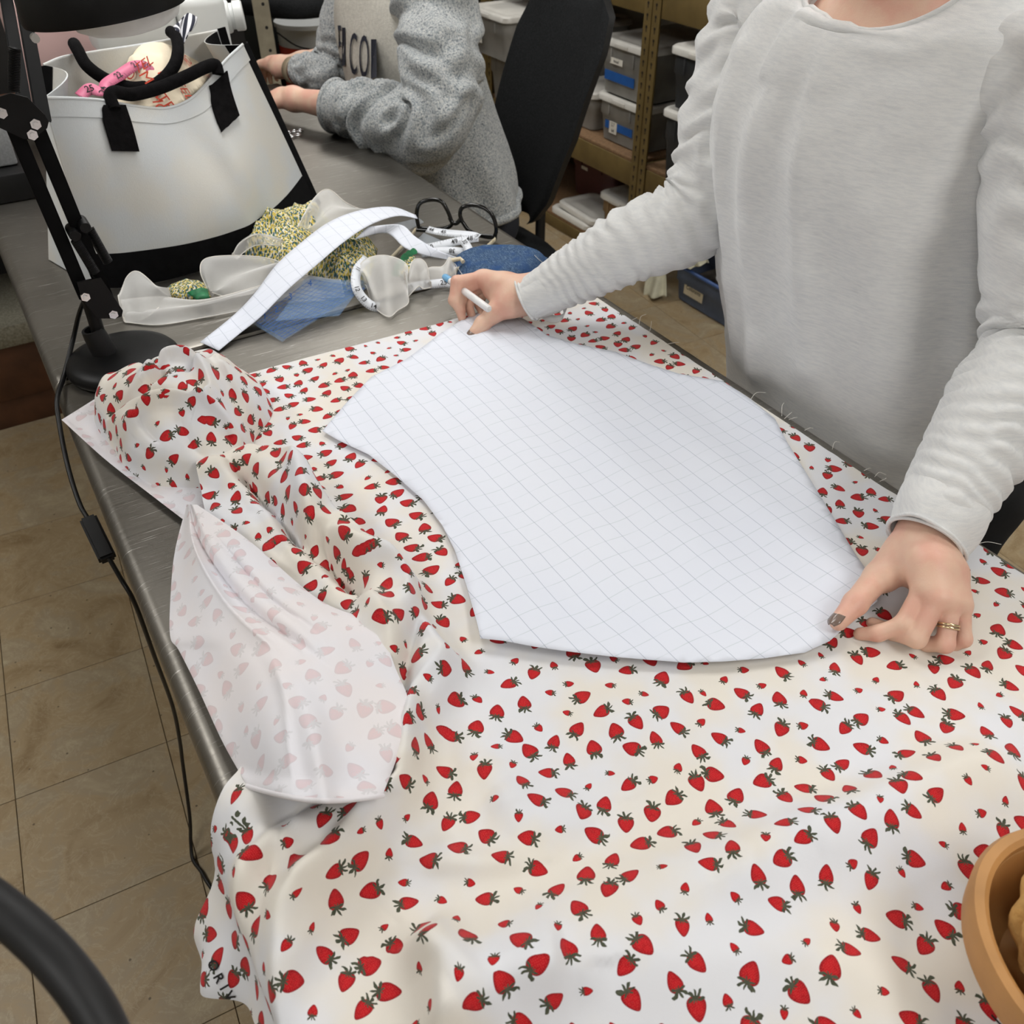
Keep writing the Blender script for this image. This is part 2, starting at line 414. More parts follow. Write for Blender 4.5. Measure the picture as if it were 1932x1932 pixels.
def build_materials():
    strawberry('strawberry_print'); strawberry('strawberry_reverse', True)
    # brushed steel table
    m = base('brushed_steel', (0.42, 0.41, 0.385), 0.36, 1.0); g = G(m); b = B(m); co = g.coord()
    st = g.noise(g.mapping(co, rot=(0, 0, 0.25), sc_=(6, 130, 6)), 1.0, 5, 0.6, dist=0.6)[0]
    big = g.noise(co, 4.0, 4)[0]; sp = g.noise(g.mapping(co, rot=(0, 0, 0.5), sc_=(14, 340, 14)), 1.0, 3, dist=1.5)[0]
    scr = g.smooth(sp, 0.62, 0.74)
    c = g.mix(big, (0.19, 0.178, 0.156, 1), (0.34, 0.32, 0.285, 1)); c = g.mix(g.m('MULTIPLY', scr, 0.65), c, (0.72, 0.70, 0.66, 1))
    g.put(b.inputs['Base Color'], c)
    g.put(b.inputs['Roughness'], g.m('ADD', 0.30, g.m('MULTIPLY', g.m('ADD', st, big), 0.12)))
    g.put(b.inputs['Normal'], g.bump(g.m('ADD', st, g.m('MULTIPLY', scr, 0.5)), 0.18, 0.002))
    # floor tile
    m = base('vinyl_tile', srgb(150, 130, 100), 0.42, spec=0.35); g = G(m); b = B(m)
    gp = g.new('ShaderNodeNewGeometry').outputs['Position']; oi = g.new('ShaderNodeObjectInfo').outputs['Random']
    co = g.vm('ADD', gp, g.comb(g.m('MULTIPLY', oi, 37.0), g.m('MULTIPLY', oi, 11.0), 0.0))
    a = g.noise(co, 5.5, 7, 0.62, dist=1.2)[0]; vv = g.noise(co, 11, 8, 0.7, dist=2.0)[0]; fine = g.noise(co, 60, 5, 0.7)[0]
    c = g.ramp(a, [(0.28, srgb(134, 112, 80)), (0.47, srgb(160, 140, 108)), (0.56, srgb(154, 138, 112)), (0.75, srgb(180, 165, 134))])
    c = g.mix(g.m('MULTIPLY', g.smooth(g.m('ABSOLUTE', g.m('SUBTRACT', vv, 0.5)), 0.02, 0.0), 0.22), c, srgb(206, 194, 166))
    c = g.mix(g.m('MULTIPLY', g.smooth(fine, 0.6, 0.75), 0.35), c, srgb(120, 98, 66))
    spk = g.vor(gp, 24.0)['Distance']; c = g.mix(g.m('MULTIPLY', g.smooth(spk, 0.07, 0.045), 0.75), c, srgb(66, 54, 38))
    g.put(b.inputs['Base Color'], c); g.put(b.inputs['Normal'], g.bump(a, 0.12, 0.004))
    plain('tile_joint', (74, 58, 36), 0.8)
    # paper with printed grid
    m = base('pattern_paper', srgb(232, 234, 240), 0.7, spec=0.25); g = G(m); b = B(m); uv = g.sep(g.coord('UV'))
    def line(u, per, w, wob):
        t = g.m('ADD', u, wob); f = g.m('FRACT', g.m('DIVIDE', t, per)); dd = g.m('MULTIPLY', g.m('ABSOLUTE', g.m('SUBTRACT', f, 0.5)), per)
        return g.m('SUBTRACT', 1.0, g.smooth(dd, w * 0.6, w * 1.4))
    wn = g.m('MULTIPLY', g.m('SUBTRACT', g.noise(g.coord('UV'), 9.0, 2, dim='2D')[0], 0.5), 0.006)
    la = line(uv[0], 0.0254, 0.00042, wn); lb = line(uv[1], 0.0254, 0.0005, g.m('MULTIPLY', wn, 0.6))
    brk = g.smooth(g.noise(g.coord('UV'), 30.0, 2, dim='2D')[0], 0.35, 0.6)
    pap = g.mix(g.noise(g.coord('UV'), 5.0, 3, dim='2D')[0], srgb(226, 231, 243), srgb(232, 235, 243))
    c = g.mix(g.m('MULTIPLY', lb, g.m('ADD', 0.16, g.m('MULTIPLY', brk, 0.22))), pap, srgb(172, 188, 190)); c = g.mix(g.m('MULTIPLY', la, 0.55), c, srgb(150, 160, 178))
    g.put(b.inputs['Base Color'], c)
    g.put(b.inputs['Normal'], g.bump(g.noise(g.coord('UV'), 7.0, 3, dim='2D')[0], 0.25, 0.01))
    b.inputs['Sheen Weight'].default_value = 0.0
    # skin
    m = base('skin', srgb(214, 168, 140), 0.48, spec=0.4); g = G(m); b = B(m); co = g.coord()
    n = g.noise(co, 28, 4)[0]; n2 = g.noise(co, 260, 3)[0]
    c = g.mix(g.smooth(n, 0.35, 0.7), srgb(229, 192, 168), srgb(224, 172, 152)); g.put(b.inputs['Base Color'], c)
    vl = g.vor(co, 520)['Distance']
    g.put(b.inputs['Normal'], g.bump(g.m('ADD', n2, g.m('MULTIPLY', vl, 0.5)), 0.12, 0.001))
    b.inputs['Subsurface Weight'].default_value = 0.10; b.inputs['Subsurface Radius'].default_value = (0.012, 0.004, 0.002); b.inputs['Subsurface Scale'].default_value = 0.5
    # knit grey sweater
    m = base('light_grey_knit', srgb(206, 206, 204), 0.95, spec=0.1); g = G(m); b = B(m); co = g.coord()
    st = g.noise(g.mapping(co, sc_=(60, 60, 420)), 1.0, 4, 0.65)[0]; st2 = g.noise(g.mapping(co, sc_=(26, 26, 160)), 1.0, 3)[0]
    c = g.mix(g.smooth(st, 0.35, 0.7), srgb(226, 226, 224), srgb(215, 216, 216)); c = g.mix(g.m('MULTIPLY', g.smooth(st2, 0.58, 0.75), 0.22), c, srgb(182, 184, 186))
    g.put(b.inputs['Base Color'], c); g.put(b.inputs['Normal'], g.bump(g.noise(co, 900, 3)[0], 0.25, 0.001)); b.inputs['Sheen Weight'].default_value = 0.3
    # fuzzy speckled sweater
    m = base('speckled_fleece', srgb(150, 158, 162), 1.0, spec=0.05); g = G(m); b = B(m); co = g.coord()
    f1 = g.noise(co, 230, 4, 0.75)[0]; f2 = g.noise(co, 60, 3)[0]
    c = g.ramp(f1, [(0.36, srgb(96, 102, 110)), (0.45, srgb(174, 182, 186)), (0.58, srgb(226, 226, 222))])
    c = g.mix(g.m('MULTIPLY', g.smooth(f2, 0.4, 0.7), 0.25), c, srgb(140, 150, 158))
    g.put(b.inputs['Base Color'], c); g.put(b.inputs['Normal'], g.bump(f1, 0.9, 0.006)); b.inputs['Sheen Weight'].default_value = 0.4
    plain('fleece_inside', (196, 192, 182), 1.0, 0.08, 160, 0.6, 500, spec=0.05)
    # canvas
    m = base('cream_canvas', srgb(226, 222, 212), 0.9, spec=0.15); g = G(m); b = B(m); co = g.coord()
    wv = g.m('ADD', g.noise(g.mapping(co, sc_=(900, 900, 120)), 1.0, 2)[0], g.noise(g.mapping(co, sc_=(120, 120, 900)), 1.0, 2)[0])
    g.put(b.inputs['Base Color'], g.mix(g.smooth(g.noise(co, 9, 3)[0], 0.35, 0.65), srgb(220, 218, 211), srgb(214, 218, 220)))
    g.put(b.inputs['Normal'], g.bump(wv, 0.3, 0.001))
    plain('black_canvas', (15, 15, 17), 0.95, 0.25, 60, 0.4, 700, spec=0.15)
    plain('black_webbing', (17, 16, 17), 0.95, 0.3, 90, 0.6, 500, spec=0.1)
    plain('black_metal', (12, 12, 13), 0.46, 0.2, 40, 0.05, 400, spec=0.25)
    plain('black_bar', (11, 11, 12), 0.7, 0.2, 40, spec=0.10); plain('black_plastic', (20, 20, 21), 0.5, 0.15, 50, spec=0.35)
    plain('black_cord', (12, 12, 13), 0.45)
    plain('matte_black_tube', (13, 13, 15), 0.55)
    base('bright_steel', (0.78, 0.78, 0.8), 0.22, 1.0)
    plain('lamp_white', (226, 226, 222), 0.5)
    plain('chair_fabric', (36, 37, 38), 0.95, 0.25, 240, 0.7, 900, spec=0.1)
    plain('chair_shell', (17, 17, 18), 0.5)
    # olive shelving
    m = plain('olive_steel', (112, 94, 56), 0.5, 0.12, 14, 0.08, 120, spec=0.4)
    plain('chipboard', (134, 104, 74), 0.8, 0.18, 90, 0.3, 300)
    plain('chipboard_edge', (112, 80, 48), 0.85, 0.3, 120)
    plain('bin_lid_white', (216, 213, 205), 0.5, 0.05, 18)
    plain('bin_lid_dusty', (178, 168, 156), 0.7, 0.12, 12)
    def tub(nm, rgb, alpha):
        mm = plain(nm, rgb, 0.35, 0.16, 9, 0.1, 60, spec=0.4); B(mm).inputs['Transmission Weight'].default_value = alpha; B(mm).inputs['IOR'].default_value = 1.2
        B(mm).inputs['Roughness'].default_value = 0.45
        return mm
    tub('tub_grey', (156, 154, 148), 0.12); tub('tub_dark', (68, 70, 72), 0.1); tub('tub_tan', (150, 124, 92), 0.08); tub('tub_blue', (112, 126, 154), 0.05)
    plain('tub_maroon', (92, 54, 54), 0.4); plain('tub_contents', (110, 104, 96), 0.9, 0.35, 22)
    plain('blue_tape', (32, 92, 168), 0.6); plain('label_paper', (226, 216, 190), 0.8); plain('label_white', (232, 228, 216), 0.8)
    plain('ink', (24, 22, 24), 0.6); plain('navy_ink', (38, 40, 52), 0.9)
    plain('red_ink', (206, 70, 44), 0.8)
    plain('blue_lid', (70, 98, 152), 0.4)
    plain('rag', (206, 202, 178), 0.95, 0.12, 20, 0.4, 300)
    plain('brown_wood', (88, 56, 36), 0.6, 0.25, 12); plain('speckled_laminate', (142, 138, 122), 0.6, 0.25, 160)
    plain('dark_recess', (34, 32, 30), 0.8); plain('dark_cabinet', (24, 28, 26), 0.6)
    plain('wall_paint', (190, 186, 176), 0.9, 0.04, 4); plain('ceiling_tile', (224, 223, 218), 0.9, 0.05, 40)
    plain('black_trouser', (14, 14, 16), 0.95, 0.2, 80)
    plain('dark_trouser', (34, 36, 44), 0.9)
    plain('shoe', (30, 28, 28), 0.6); plain('brown_hair', (70, 48, 34), 0.6, 0.3, 90)
    plain('nail_polish', (128, 110, 100), 0.2, spec=0.7); base('gold', (0.86, 0.72, 0.45), 0.18, 1.0)
    plain('ruler_line', (54, 96, 170), 0.5); plain('pen_white', (236, 236, 236), 0.3); plain('pen_blue', (120, 178, 220), 0.3)
    plain('frame_black', (10, 10, 10), 0.12, spec=0.6); plain('frame_cream', (224, 212, 184), 0.3); base('brass', (0.75, 0.62, 0.35), 0.3, 1.0)
    base('clear_lens', (1, 1, 1), 0.02, Transmission_Weight=1.0, IOR=1.02)
    plain('tape_white', (226, 230, 236), 0.4); plain('tape_pink', (224, 118, 152), 0.5)
    # organza (sheer) : partly see-through cloth
    def sheer(nm, rgb, tr):
        mm = plain(nm, rgb, 0.7, 0.03, 40); g = G(mm); t = mm.node_tree; b = B(mm)
        tb = g.new('ShaderNodeBsdfTransparent'); mx = g.new('ShaderNodeMixShader'); mx.inputs[0].default_value = tr
        t.links.new(b.outputs[0], mx.inputs[1]); t.links.new(tb.outputs[0], mx.inputs[2]); t.links.new(mx.outputs[0], t.nodes['Material Output'].inputs[0])
        b.inputs['Subsurface Weight'].default_value = 0.0
    sheer('organza', (252, 251, 248), 0.50); sheer('ruler_film', (140, 180, 226), 0.86); sheer('film_grey', (190, 198, 206), 0.72)
    plain('cream_fabric', (240, 226, 200), 0.9, 0.05, 30, 0.2, 300); plain('green_ribbon', (26, 110, 66), 0.5, 0.3, 60)
    # floral cotton
    m = base('floral_cotton', srgb(230, 220, 180), 0.9, spec=0.1); g = G(m); b = B(m); uv = g.coord('UV')
    c = srgb(236, 231, 212)
    for i, (scl, col, r) in enumerate([(190, (220, 192, 84), 0.34), (150, (78, 116, 96), 0.30), (170, (92, 120, 142), 0.26), (210, (226, 206, 110), 0.30), (180, (52, 84, 72), 0.22)]):
        d = g.vor(g.mapping(uv, loc=(i * 3.1, i * 1.7, 0)), scl, 1.0, '2D')['Distance']; c = g.mix(g.smooth(d, r + 0.05, r - 0.05), c, srgb(*col))
    g.put(b.inputs['Base Color'], c); g.put(b.inputs['Normal'], g.bump(g.noise(uv, 60, 3, dim='2D')[0], 0.3, 0.004))
    # denim
    m = base('denim', srgb(60, 88, 128), 0.95, spec=0.1); g = G(m); b = B(m); co = g.coord()
    n = g.noise(g.mapping(co, rot=(0.3, 0.2, 0.6), sc_=(900, 160, 300)), 1.0, 4, 0.7)[0]; n2 = g.noise(co, 40, 4)[0]
    c = g.ramp(n, [(0.3, srgb(38, 54, 80)), (0.5, srgb(66, 90, 122)), (0.72, srgb(128, 148, 172))]); c = g.mix(g.smooth(n2, 0.45, 0.75), c, srgb(52, 80, 124)); g.put(b.inputs['Base Color'], c)
    g.put(b.inputs['Normal'], g.bump(n, 0.5, 0.002))
    plain('denim_thread', (196, 200, 204), 0.8)
    # navy and white stripes
    m = base('navy_stripe', srgb(230, 230, 232), 0.8); g = G(m); b = B(m); u = g.sep(g.coord('UV'))[0]
    f = g.m('GREATER_THAN', g.m('FRACT', g.m('MULTIPLY', u, 90.0)), 0.5); g.put(b.inputs['Base Color'], g.mix(f, srgb(232, 232, 236), srgb(22, 26, 46)))
    plain('white_plastic', (226, 228, 226), 0.35, 0.02, 8); plain('pink_plastic', (214, 180, 176), 0.5, 0.03, 8); plain('grey_speckle', (168, 170, 172), 0.8, 0.12, 200)
    plain('bucket_label', (198, 58, 30), 0.5, 0.1, 20); plain('wicker', (206, 160, 96), 0.7, 0.18, 40, 0.5, 160); plain('basket_wood', (180, 132, 78), 0.55, 0.15, 18); plain('tan_cloth', (216, 172, 104), 0.9, 0.12, 50, 0.6, 180)
    plain('thread_white', (232, 228, 220), 0.8); plain('post_grey', (150, 142, 122), 0.5, 0.12, 20); plain('watch_band', (146, 132, 110), 0.5)
    plain('dark_grey_box', (64, 62, 58), 0.6); plain('purple_grey', (120, 118, 132), 0.6); plain('olive_box', (74, 72, 52), 0.6); plain('brown_box', (150, 100, 62), 0.8); plain('stone_tan', (150, 132, 104), 0.9, 0.3, 60, 0.5, 90)
    m = base('fluorescent_diffuser', (1, 1, 1), 0.5); b = B(m); b.inputs['Emission Color'].default_value = (1.0, 0.985, 0.96, 1); b.inputs['Emission Strength'].default_value = 2.5
build_materials()
MAT['fluorescent_diffuser'].cycles.emission_sampling = 'NONE'      # the tube inside each fitting is the lamp
# ---------------------------------------------------------------- room shell
X0, X1, Y0, Y1, ZC = -2.6, 2.80, -2.2, 4.9, 2.70
FLOOR_ROT = math.radians(-4.0)
fl = box('floor', (X0, Y0, -0.06), (X1, Y1, -0.003), MAT['tile_joint']); tag(fl, 'tan marbled vinyl tile floor', kind='structure')
ORG[fl.name] = np.array(fl.location)
ts = 0.305; c4, s4 = math.cos(FLOOR_ROT), math.sin(FLOOR_ROT)
bmt = box_bm((-ts / 2 + 0.0008, -ts / 2 + 0.0008, -0.003), (ts / 2 - 0.0008, ts / 2 - 0.0008, 0.0), 0.0006, 1)
tile_me = None; ntile = 0
for i in range(-6, 11):
    for j in range(-5, 11):
        cx, cy = (i + 0.5) * ts, (j + 0.5) * ts
        wx, wy = -0.352 + c4 * cx - s4 * cy, 1.393 + s4 * cx + c4 * cy
        if not (X0 + 0.75 < wx < X1 - 0.25 and -0.1 < wy < Y1 - 0.3): continue
        if 0.55 < wx < 0.95: continue
        if 0.5 < wx < 1.0 and wy < 0.9: continue
        if tile_me is None:
            t = bm_mesh('floor_tile', bmt, MAT['vinyl_tile'], None, origin=(0, 0, 0)); tile_me = t.data
        else:
            t = bpy.data.objects.new('floor_tile', tile_me); COL.objects.link(t)
        t.parent = fl; t.location = Vector((wx, wy, 0)) - Vector(ORG[fl.name]); t.rotation_euler = (0, 0, FLOOR_ROT + (random.randint(0, 1) * math.pi)); ntile += 1
# floor beyond the tiles that can be picked apart
def slab(name, lo, hi, m='wall_paint'):
    o = box(name, lo, hi, MAT[m]); o['kind'] = 'structure'; return o
slab('wall_left', (X0 - 0.1, Y0, 0), (X0, Y1, ZC)); slab('wall_right', (X1, Y0, 0), (X1 + 0.1, Y1, ZC))
slab('wall_back', (X0 - 0.1, Y1, 0), (X1 + 0.1, Y1 + 0.1, ZC)); slab('wall_front', (X0 - 0.1, Y0 - 0.1, 0), (X1 + 0.1, Y0, ZC))
slab('ceiling', (X0 - 0.1, Y0 - 0.1, ZC), (X1 + 0.1, Y1 + 0.1, ZC + 0.08), 'ceiling_tile')
slab('baseboard_left', (X0, Y0, 0), (X0 + 0.015, Y1, 0.1), 'brown_wood'); slab('baseboard_back', (X0 + 0.015, Y1 - 0.015, 0), (X1, Y1, 0.1), 'brown_wood')
LL = [('over the photographer', -1.1, -0.6), ('over the near end of the steel table', 1.0, -0.9), ('over the aisle beside the table', -1.2, 2.0), ('over the far steel table', 0.55, 2.05), ('over the shelving aisle', 2.0, 1.0), ('in the far corner by the shelves', 1.6, 3.9)]
for nm, lx, ly in LL:
    t = thing('ceiling_light', 'white fluorescent troffer ' + nm, 'ceiling light', (lx, ly, ZC - 0.06), 'fluorescent ceiling lights')
    box('frame', (lx - 0.32, ly - 0.62, ZC - 0.055), (lx + 0.32, ly + 0.62, ZC - 0.001), MAT['white_plastic'], t, 0.004)
    box('diffuser', (lx - 0.29, ly - 0.59, ZC - 0.065), (lx + 0.29, ly + 0.59, ZC - 0.056), MAT['fluorescent_diffuser'], t)
    ld = bpy.data.lights.new('fluorescent_tube', 'AREA'); ld.shape = 'RECTANGLE'; ld.size = 0.56; ld.size_y = 1.16; ld.energy = LIGHT_W; ld.color = (1.0, 0.995, 0.98)
    lo_ = bpy.data.objects.new('fluorescent_tube', ld); COL.objects.link(lo_); lo_.parent = t; lo_.location = (0, 0, -0.012)

# ---------------------------------------------------------------- steel tables
def steel_table(label, y0, y1):
    t = thing('steel_table', label, 'table', (0.445, (y0 + y1) / 2, 0), 'stainless work tables')
    # sheet-metal top with bull-nosed turned-down edges
    prof = []
    R = 0.019; xl, xr = 0.0, 0.893
    prof.append((xl + 0.012, TZ - 0.05)); prof.append((xl + 0.003, TZ - 0.045))
    for k in range(9):
        a = math.pi + k * math.pi / 16; prof.append((xl + R + R * math.cos(a), TZ - R - R * math.sin(a)))
    for k in range(9):
        a = math.pi / 2 - k * math.pi / 16; prof.append((xr - R + R * math.cos(a), TZ - R + R * math.sin(a)))
    prof.append((xr - 0.003, TZ - 0.045)); prof.append((xr - 0.012, TZ - 0.05))
    rows = [(y0, 0.006), (y0 + 0.0015, 0.0015), (y0 + 0.005, 0)] + [(y, 0) for y in np.linspace(y0 + 0.03, y1 - 0.03, 8)] + [(y1 - 0.005, 0), (y1 - 0.0015, 0.0015), (y1, 0.006)]
    V = []; n = len(prof)
    for y, d in rows:
        for (x, z) in prof: V.append((x + (d if x < 0.4 else -d), y, z - d))
    Fc = [tuple(f[::-1]) for f in grid_faces(len(rows), n)] + [list(range(n))[::-1], [(len(rows) - 1) * n + k for k in range(n)]]
    mesh('tabletop', V, Fc, MAT['brushed_steel'], t, angle=30)
    for lx in (0.07, 0.82):
        for ly in (y0 + 0.08, y1 - 0.08):
            lathe('leg', [(0.0, 0), (0.022, 0), (0.022, 0.03), (0.020, 0.035), (0.020, TZ - 0.06), (0.0, TZ - 0.06)], (lx, ly, 0), MAT['brushed_steel'], t, seg=20)
    box('crossbar', (0.06, y0 + 0.07, TZ - 0.10), (0.83, y0 + 0.10, TZ - 0.055), MAT['brushed_steel'], t, 0.003)
    box('crossbar', (0.06, y1 - 0.10, TZ - 0.10), (0.83, y1 - 0.07, TZ - 0.055), MAT['brushed_steel'], t, 0.003)
    return t
steel_table('brushed steel work table under the strawberry fabric', -0.55, 1.317)
steel_table('brushed steel work table under the tote bag, behind the seam', 1.328, 2.78)

# cabinet on the floor at the far end of the aisle
t = thing('storage_cabinet', 'low brown wooden cabinet with speckled laminate shelf beyond the table', 'cabinet', (-0.55, 3.1, 0))
box('plinth', (-1.5, 2.86, 0), (0.75, 3.3, 0.10), MAT['brown_wood'], t, 0.003)
box('lower_rail', (-1.5, 2.85, 0.10), (0.75, 3.3, 0.275), MAT['brown_wood'], t, 0.004)
box('laminate_shelf', (-1.52, 2.84, 0.277), (0.77, 3.3, 0.345), MAT['speckled_laminate'], t, 0.004)
box('back_panel', (-1.5, 3.24, 0.347), (0.75, 3.28, 0.84), MAT['dark_recess'], t)
box('side_panel', (-1.5, 2.86, 0.347), (-1.46, 3.238, 0.84), MAT['brown_wood'], t)
box('side_panel', (0.71, 2.86, 0.347), (0.75, 3.238, 0.84), MAT['brown_wood'], t)
box('cabinet_top', (-1.52, 2.84, 0.842), (0.77, 3.3, 0.87), MAT['brown_wood'], t, 0.004)
# ---------------------------------------------------------------- strawberry fabric
def pxl(pts, z=TZ): return np.array([P(x, y, z)[:2] for x, y in pts])
def sstep(x, a, b):
    t = np.clip((x - a) / (b - a), 0, 1); return t * t * (3 - 2 * t)
LINE = pxl([(430, 860), (566, 903), (640, 985), (720, 1060), (790, 1122), (806, 1187), (860, 1271), (808, 1335), (800, 1400), (785, 1497), (700, 1600), (622, 1686), (557, 1815), (525, 1960), (500, 2150)])
LINE_L = spline(LINE, 60)
CREV = [(pxl([(445, 915), (491, 954), (557, 1033), (600, 1090)]), 0.011, 0.030), (pxl([(605, 1050), (640, 1105), (690, 1165)]), 0.015, 0.034),
        (pxl([(760, 1500), (640, 1520), (540, 1560), (500, 1620)]), 0.013, 0.013), (pxl([(560, 1560), (500, 1720), (470, 1900)]), 0.012, 0.008),
        (pxl([(800, 1187), (770, 1290), (740, 1400)]), 0.010, 0.016)]
RIDG = [(pxl([(560, 900), (580, 990), (592, 1061)]), 0.012, 0.020), (pxl([(596, 930), (610, 1060), (690, 1094), (790, 1122)]), 0.014, 0.020),
        (pxl([(790, 1122), (800, 1187), (858, 1271)]), 0.010, 0.014), (pxl([(858, 1271), (790, 1370), (776, 1500), (690, 1610), (600, 1720), (545, 1850), (520, 1950)]), 0.016, 0.028),
        (pxl([(560, 1600), (470, 1660), (400, 1780)]), 0.014, 0.016), (pxl([(640, 1650), (520, 1760), (430, 1900)]), 0.013, 0.012),
        (pxl([(700, 1180), (740, 1250), (760, 1330)]), 0.012, 0.014)]
SOFT = [(pxl([(800, 1640), (900, 1652), (1000, 1646)]), 0.010, 0.006), (pxl([(1932, 1440), (1700, 1520), (1500, 1610), (1420, 1650)]), 0.030, 0.014),
        (pxl([(1500, 1600), (1250, 1700), (1000, 1790), (860, 1800)]), 0.034, 0.012), (pxl([(780, 1780), (840, 1850), (850, 2000)]), 0.016, 0.020),
        (pxl([(1700, 1900), (1500, 1830), (1300, 1860), (1100, 1850)]), 0.03, 0.010), (pxl([(930, 1500), (1010, 1580), (1120, 1540)]), 0.022, 0.006),
        (pxl([(1150, 1290), (1180, 1400), (1240, 1500)]), 0.02, 0.003), (pxl([(900, 1420), (950, 1500), (960, 1560)]), 0.018, 0.004), (pxl([(880, 1950), (960, 1880), (1080, 1860)]), 0.02, 0.014)]
def fabric_h(x, y):
    """height of the cloth above the table at (x, y)"""
    d, par, sg = seg_dist(x, y, LINE_L)
    inside = np.where(sg < 0, d, -d)                   # left of the fold line
    m = sstep(inside, -0.004, 0.016) * sstep(x, -0.06, 0.03)
    m *= np.where(y > 0.98, sstep(y, 1.06, 0.98), 1.0)
    h = 0.026 * m + 0.024 * m * sstep(inside, 0.10, 0.06) * sstep(y, 0.50, 0.62) * sstep(y, 1.0, 0.93)
    for pl, wd, a in RIDG:
        dd, pp, _ = seg_dist(x, y, pl); h = h + a * np.exp(-(dd / wd) ** 2) * sstep(pp, -0.15, 0.12) * (1 - 0.5 * sstep(pp, 0.85, 1.05))
    for pl, wd, a in CREV:
        dd, pp, _ = seg_dist(x, y, pl); h = h - 1.5 * a * (0.5 * np.exp(-(dd / wd) ** 2) + 0.5 * np.exp(-dd / (wd * 0.6))) * m * sstep(pp, -0.1, 0.15) * (1 - 0.6 * sstep(pp, 0.8, 1.0))
    for pl, wd, a in SOFT:
        dd, pp, s2 = seg_dist(x, y, pl); e = np.where(s2 > 0, 1.6, 1.0); h = h + 1.9 * a * np.exp(-(dd / wd / e) ** 2) * (1 - sstep(pp, 0.8, 1.0) * 0.6) * sstep(pp, -0.1, 0.25)
    h = h + m * (0.012 * fnoise(x, y, 26, 1) + 0.006 * fnoise(x, y, 55, 2))
    loose = sstep(y, 0.52, 0.30)
    h = h + loose * (0.009 * (0.5 + fnoise(x, y, 9, 3)) + 0.0035 * (0.5 + fnoise(x, y, 22, 4)))
    h = h + 0.0012 * (0.5 + fnoise(x, y, 14, 5))
    return np.maximum(h, 0.0) + 0.0015
def relax_step(Gp, UV, it):
    Ls = []
    sl = ((slice(None), slice(0, -1)), (slice(None), slice(1, None))), ((slice(0, -1), slice(None)), (slice(1, None), slice(None))), ((slice(0, -1), slice(0, -1)), (slice(1, None), slice(1, None))), ((slice(0, -1), slice(1, None)), (slice(1, None), slice(0, -1)))
    for sa, sb in sl: Ls.append(np.linalg.norm(Gp[sb] - Gp[sa], axis=2))
    Wt = np.zeros(UV.shape[:2])
    for sa, sb in sl: Wt[sa] += 1; Wt[sb] += 1
    Wt = (1.25 / Wt)[..., None]
    for k in range(it):
        D = np.zeros_like(UV)
        for (sa, sb), L in zip(sl, Ls):
            e = UV[sb] - UV[sa]; l = np.sqrt((e * e).sum(2)) + 1e-9; c = e * (0.5 * (1 - L / l))[..., None]
            D[sa] += c; D[sb] -= c
        UV = UV + D * Wt
    return UV
def relax_uv(Gp, UV, it=60):
    """flatten the sheet, coarse to fine: cloth coordinates whose edge lengths equal the 3-D ones"""
    nr, nc = UV.shape[:2]
    for s in (12, 6, 3, 1):
        if min(nr, nc) // s < 6: continue
        ri = np.unique(np.r_[np.arange(0, nr, s), nr - 1]); ci = np.unique(np.r_[np.arange(0, nc, s), nc - 1])
        u0 = UV[np.ix_(ri, ci)]; u1 = relax_step(Gp[np.ix_(ri, ci)], u0, it if s == 1 else 160); d = u1 - u0
        if s == 1: UV = u1; break
        # carry the correction to the fine grid
        t = np.stack([np.interp(np.arange(nc), ci, d[i, :, k]) for k in (0, 1) for i in range(len(ri))]).reshape(2, len(ri), nc)
        UV = UV + np.stack([np.stack([np.interp(np.arange(nr), ri, t[k, :, j]) for j in range(nc)], 1) for k in (0, 1)], 2)
    return UV
FAB = thing('strawberry_fabric', 'cream cotton fabric printed with red strawberries, spread and bunched over the near table', 'fabric', (0.45, 0.5, TZ))
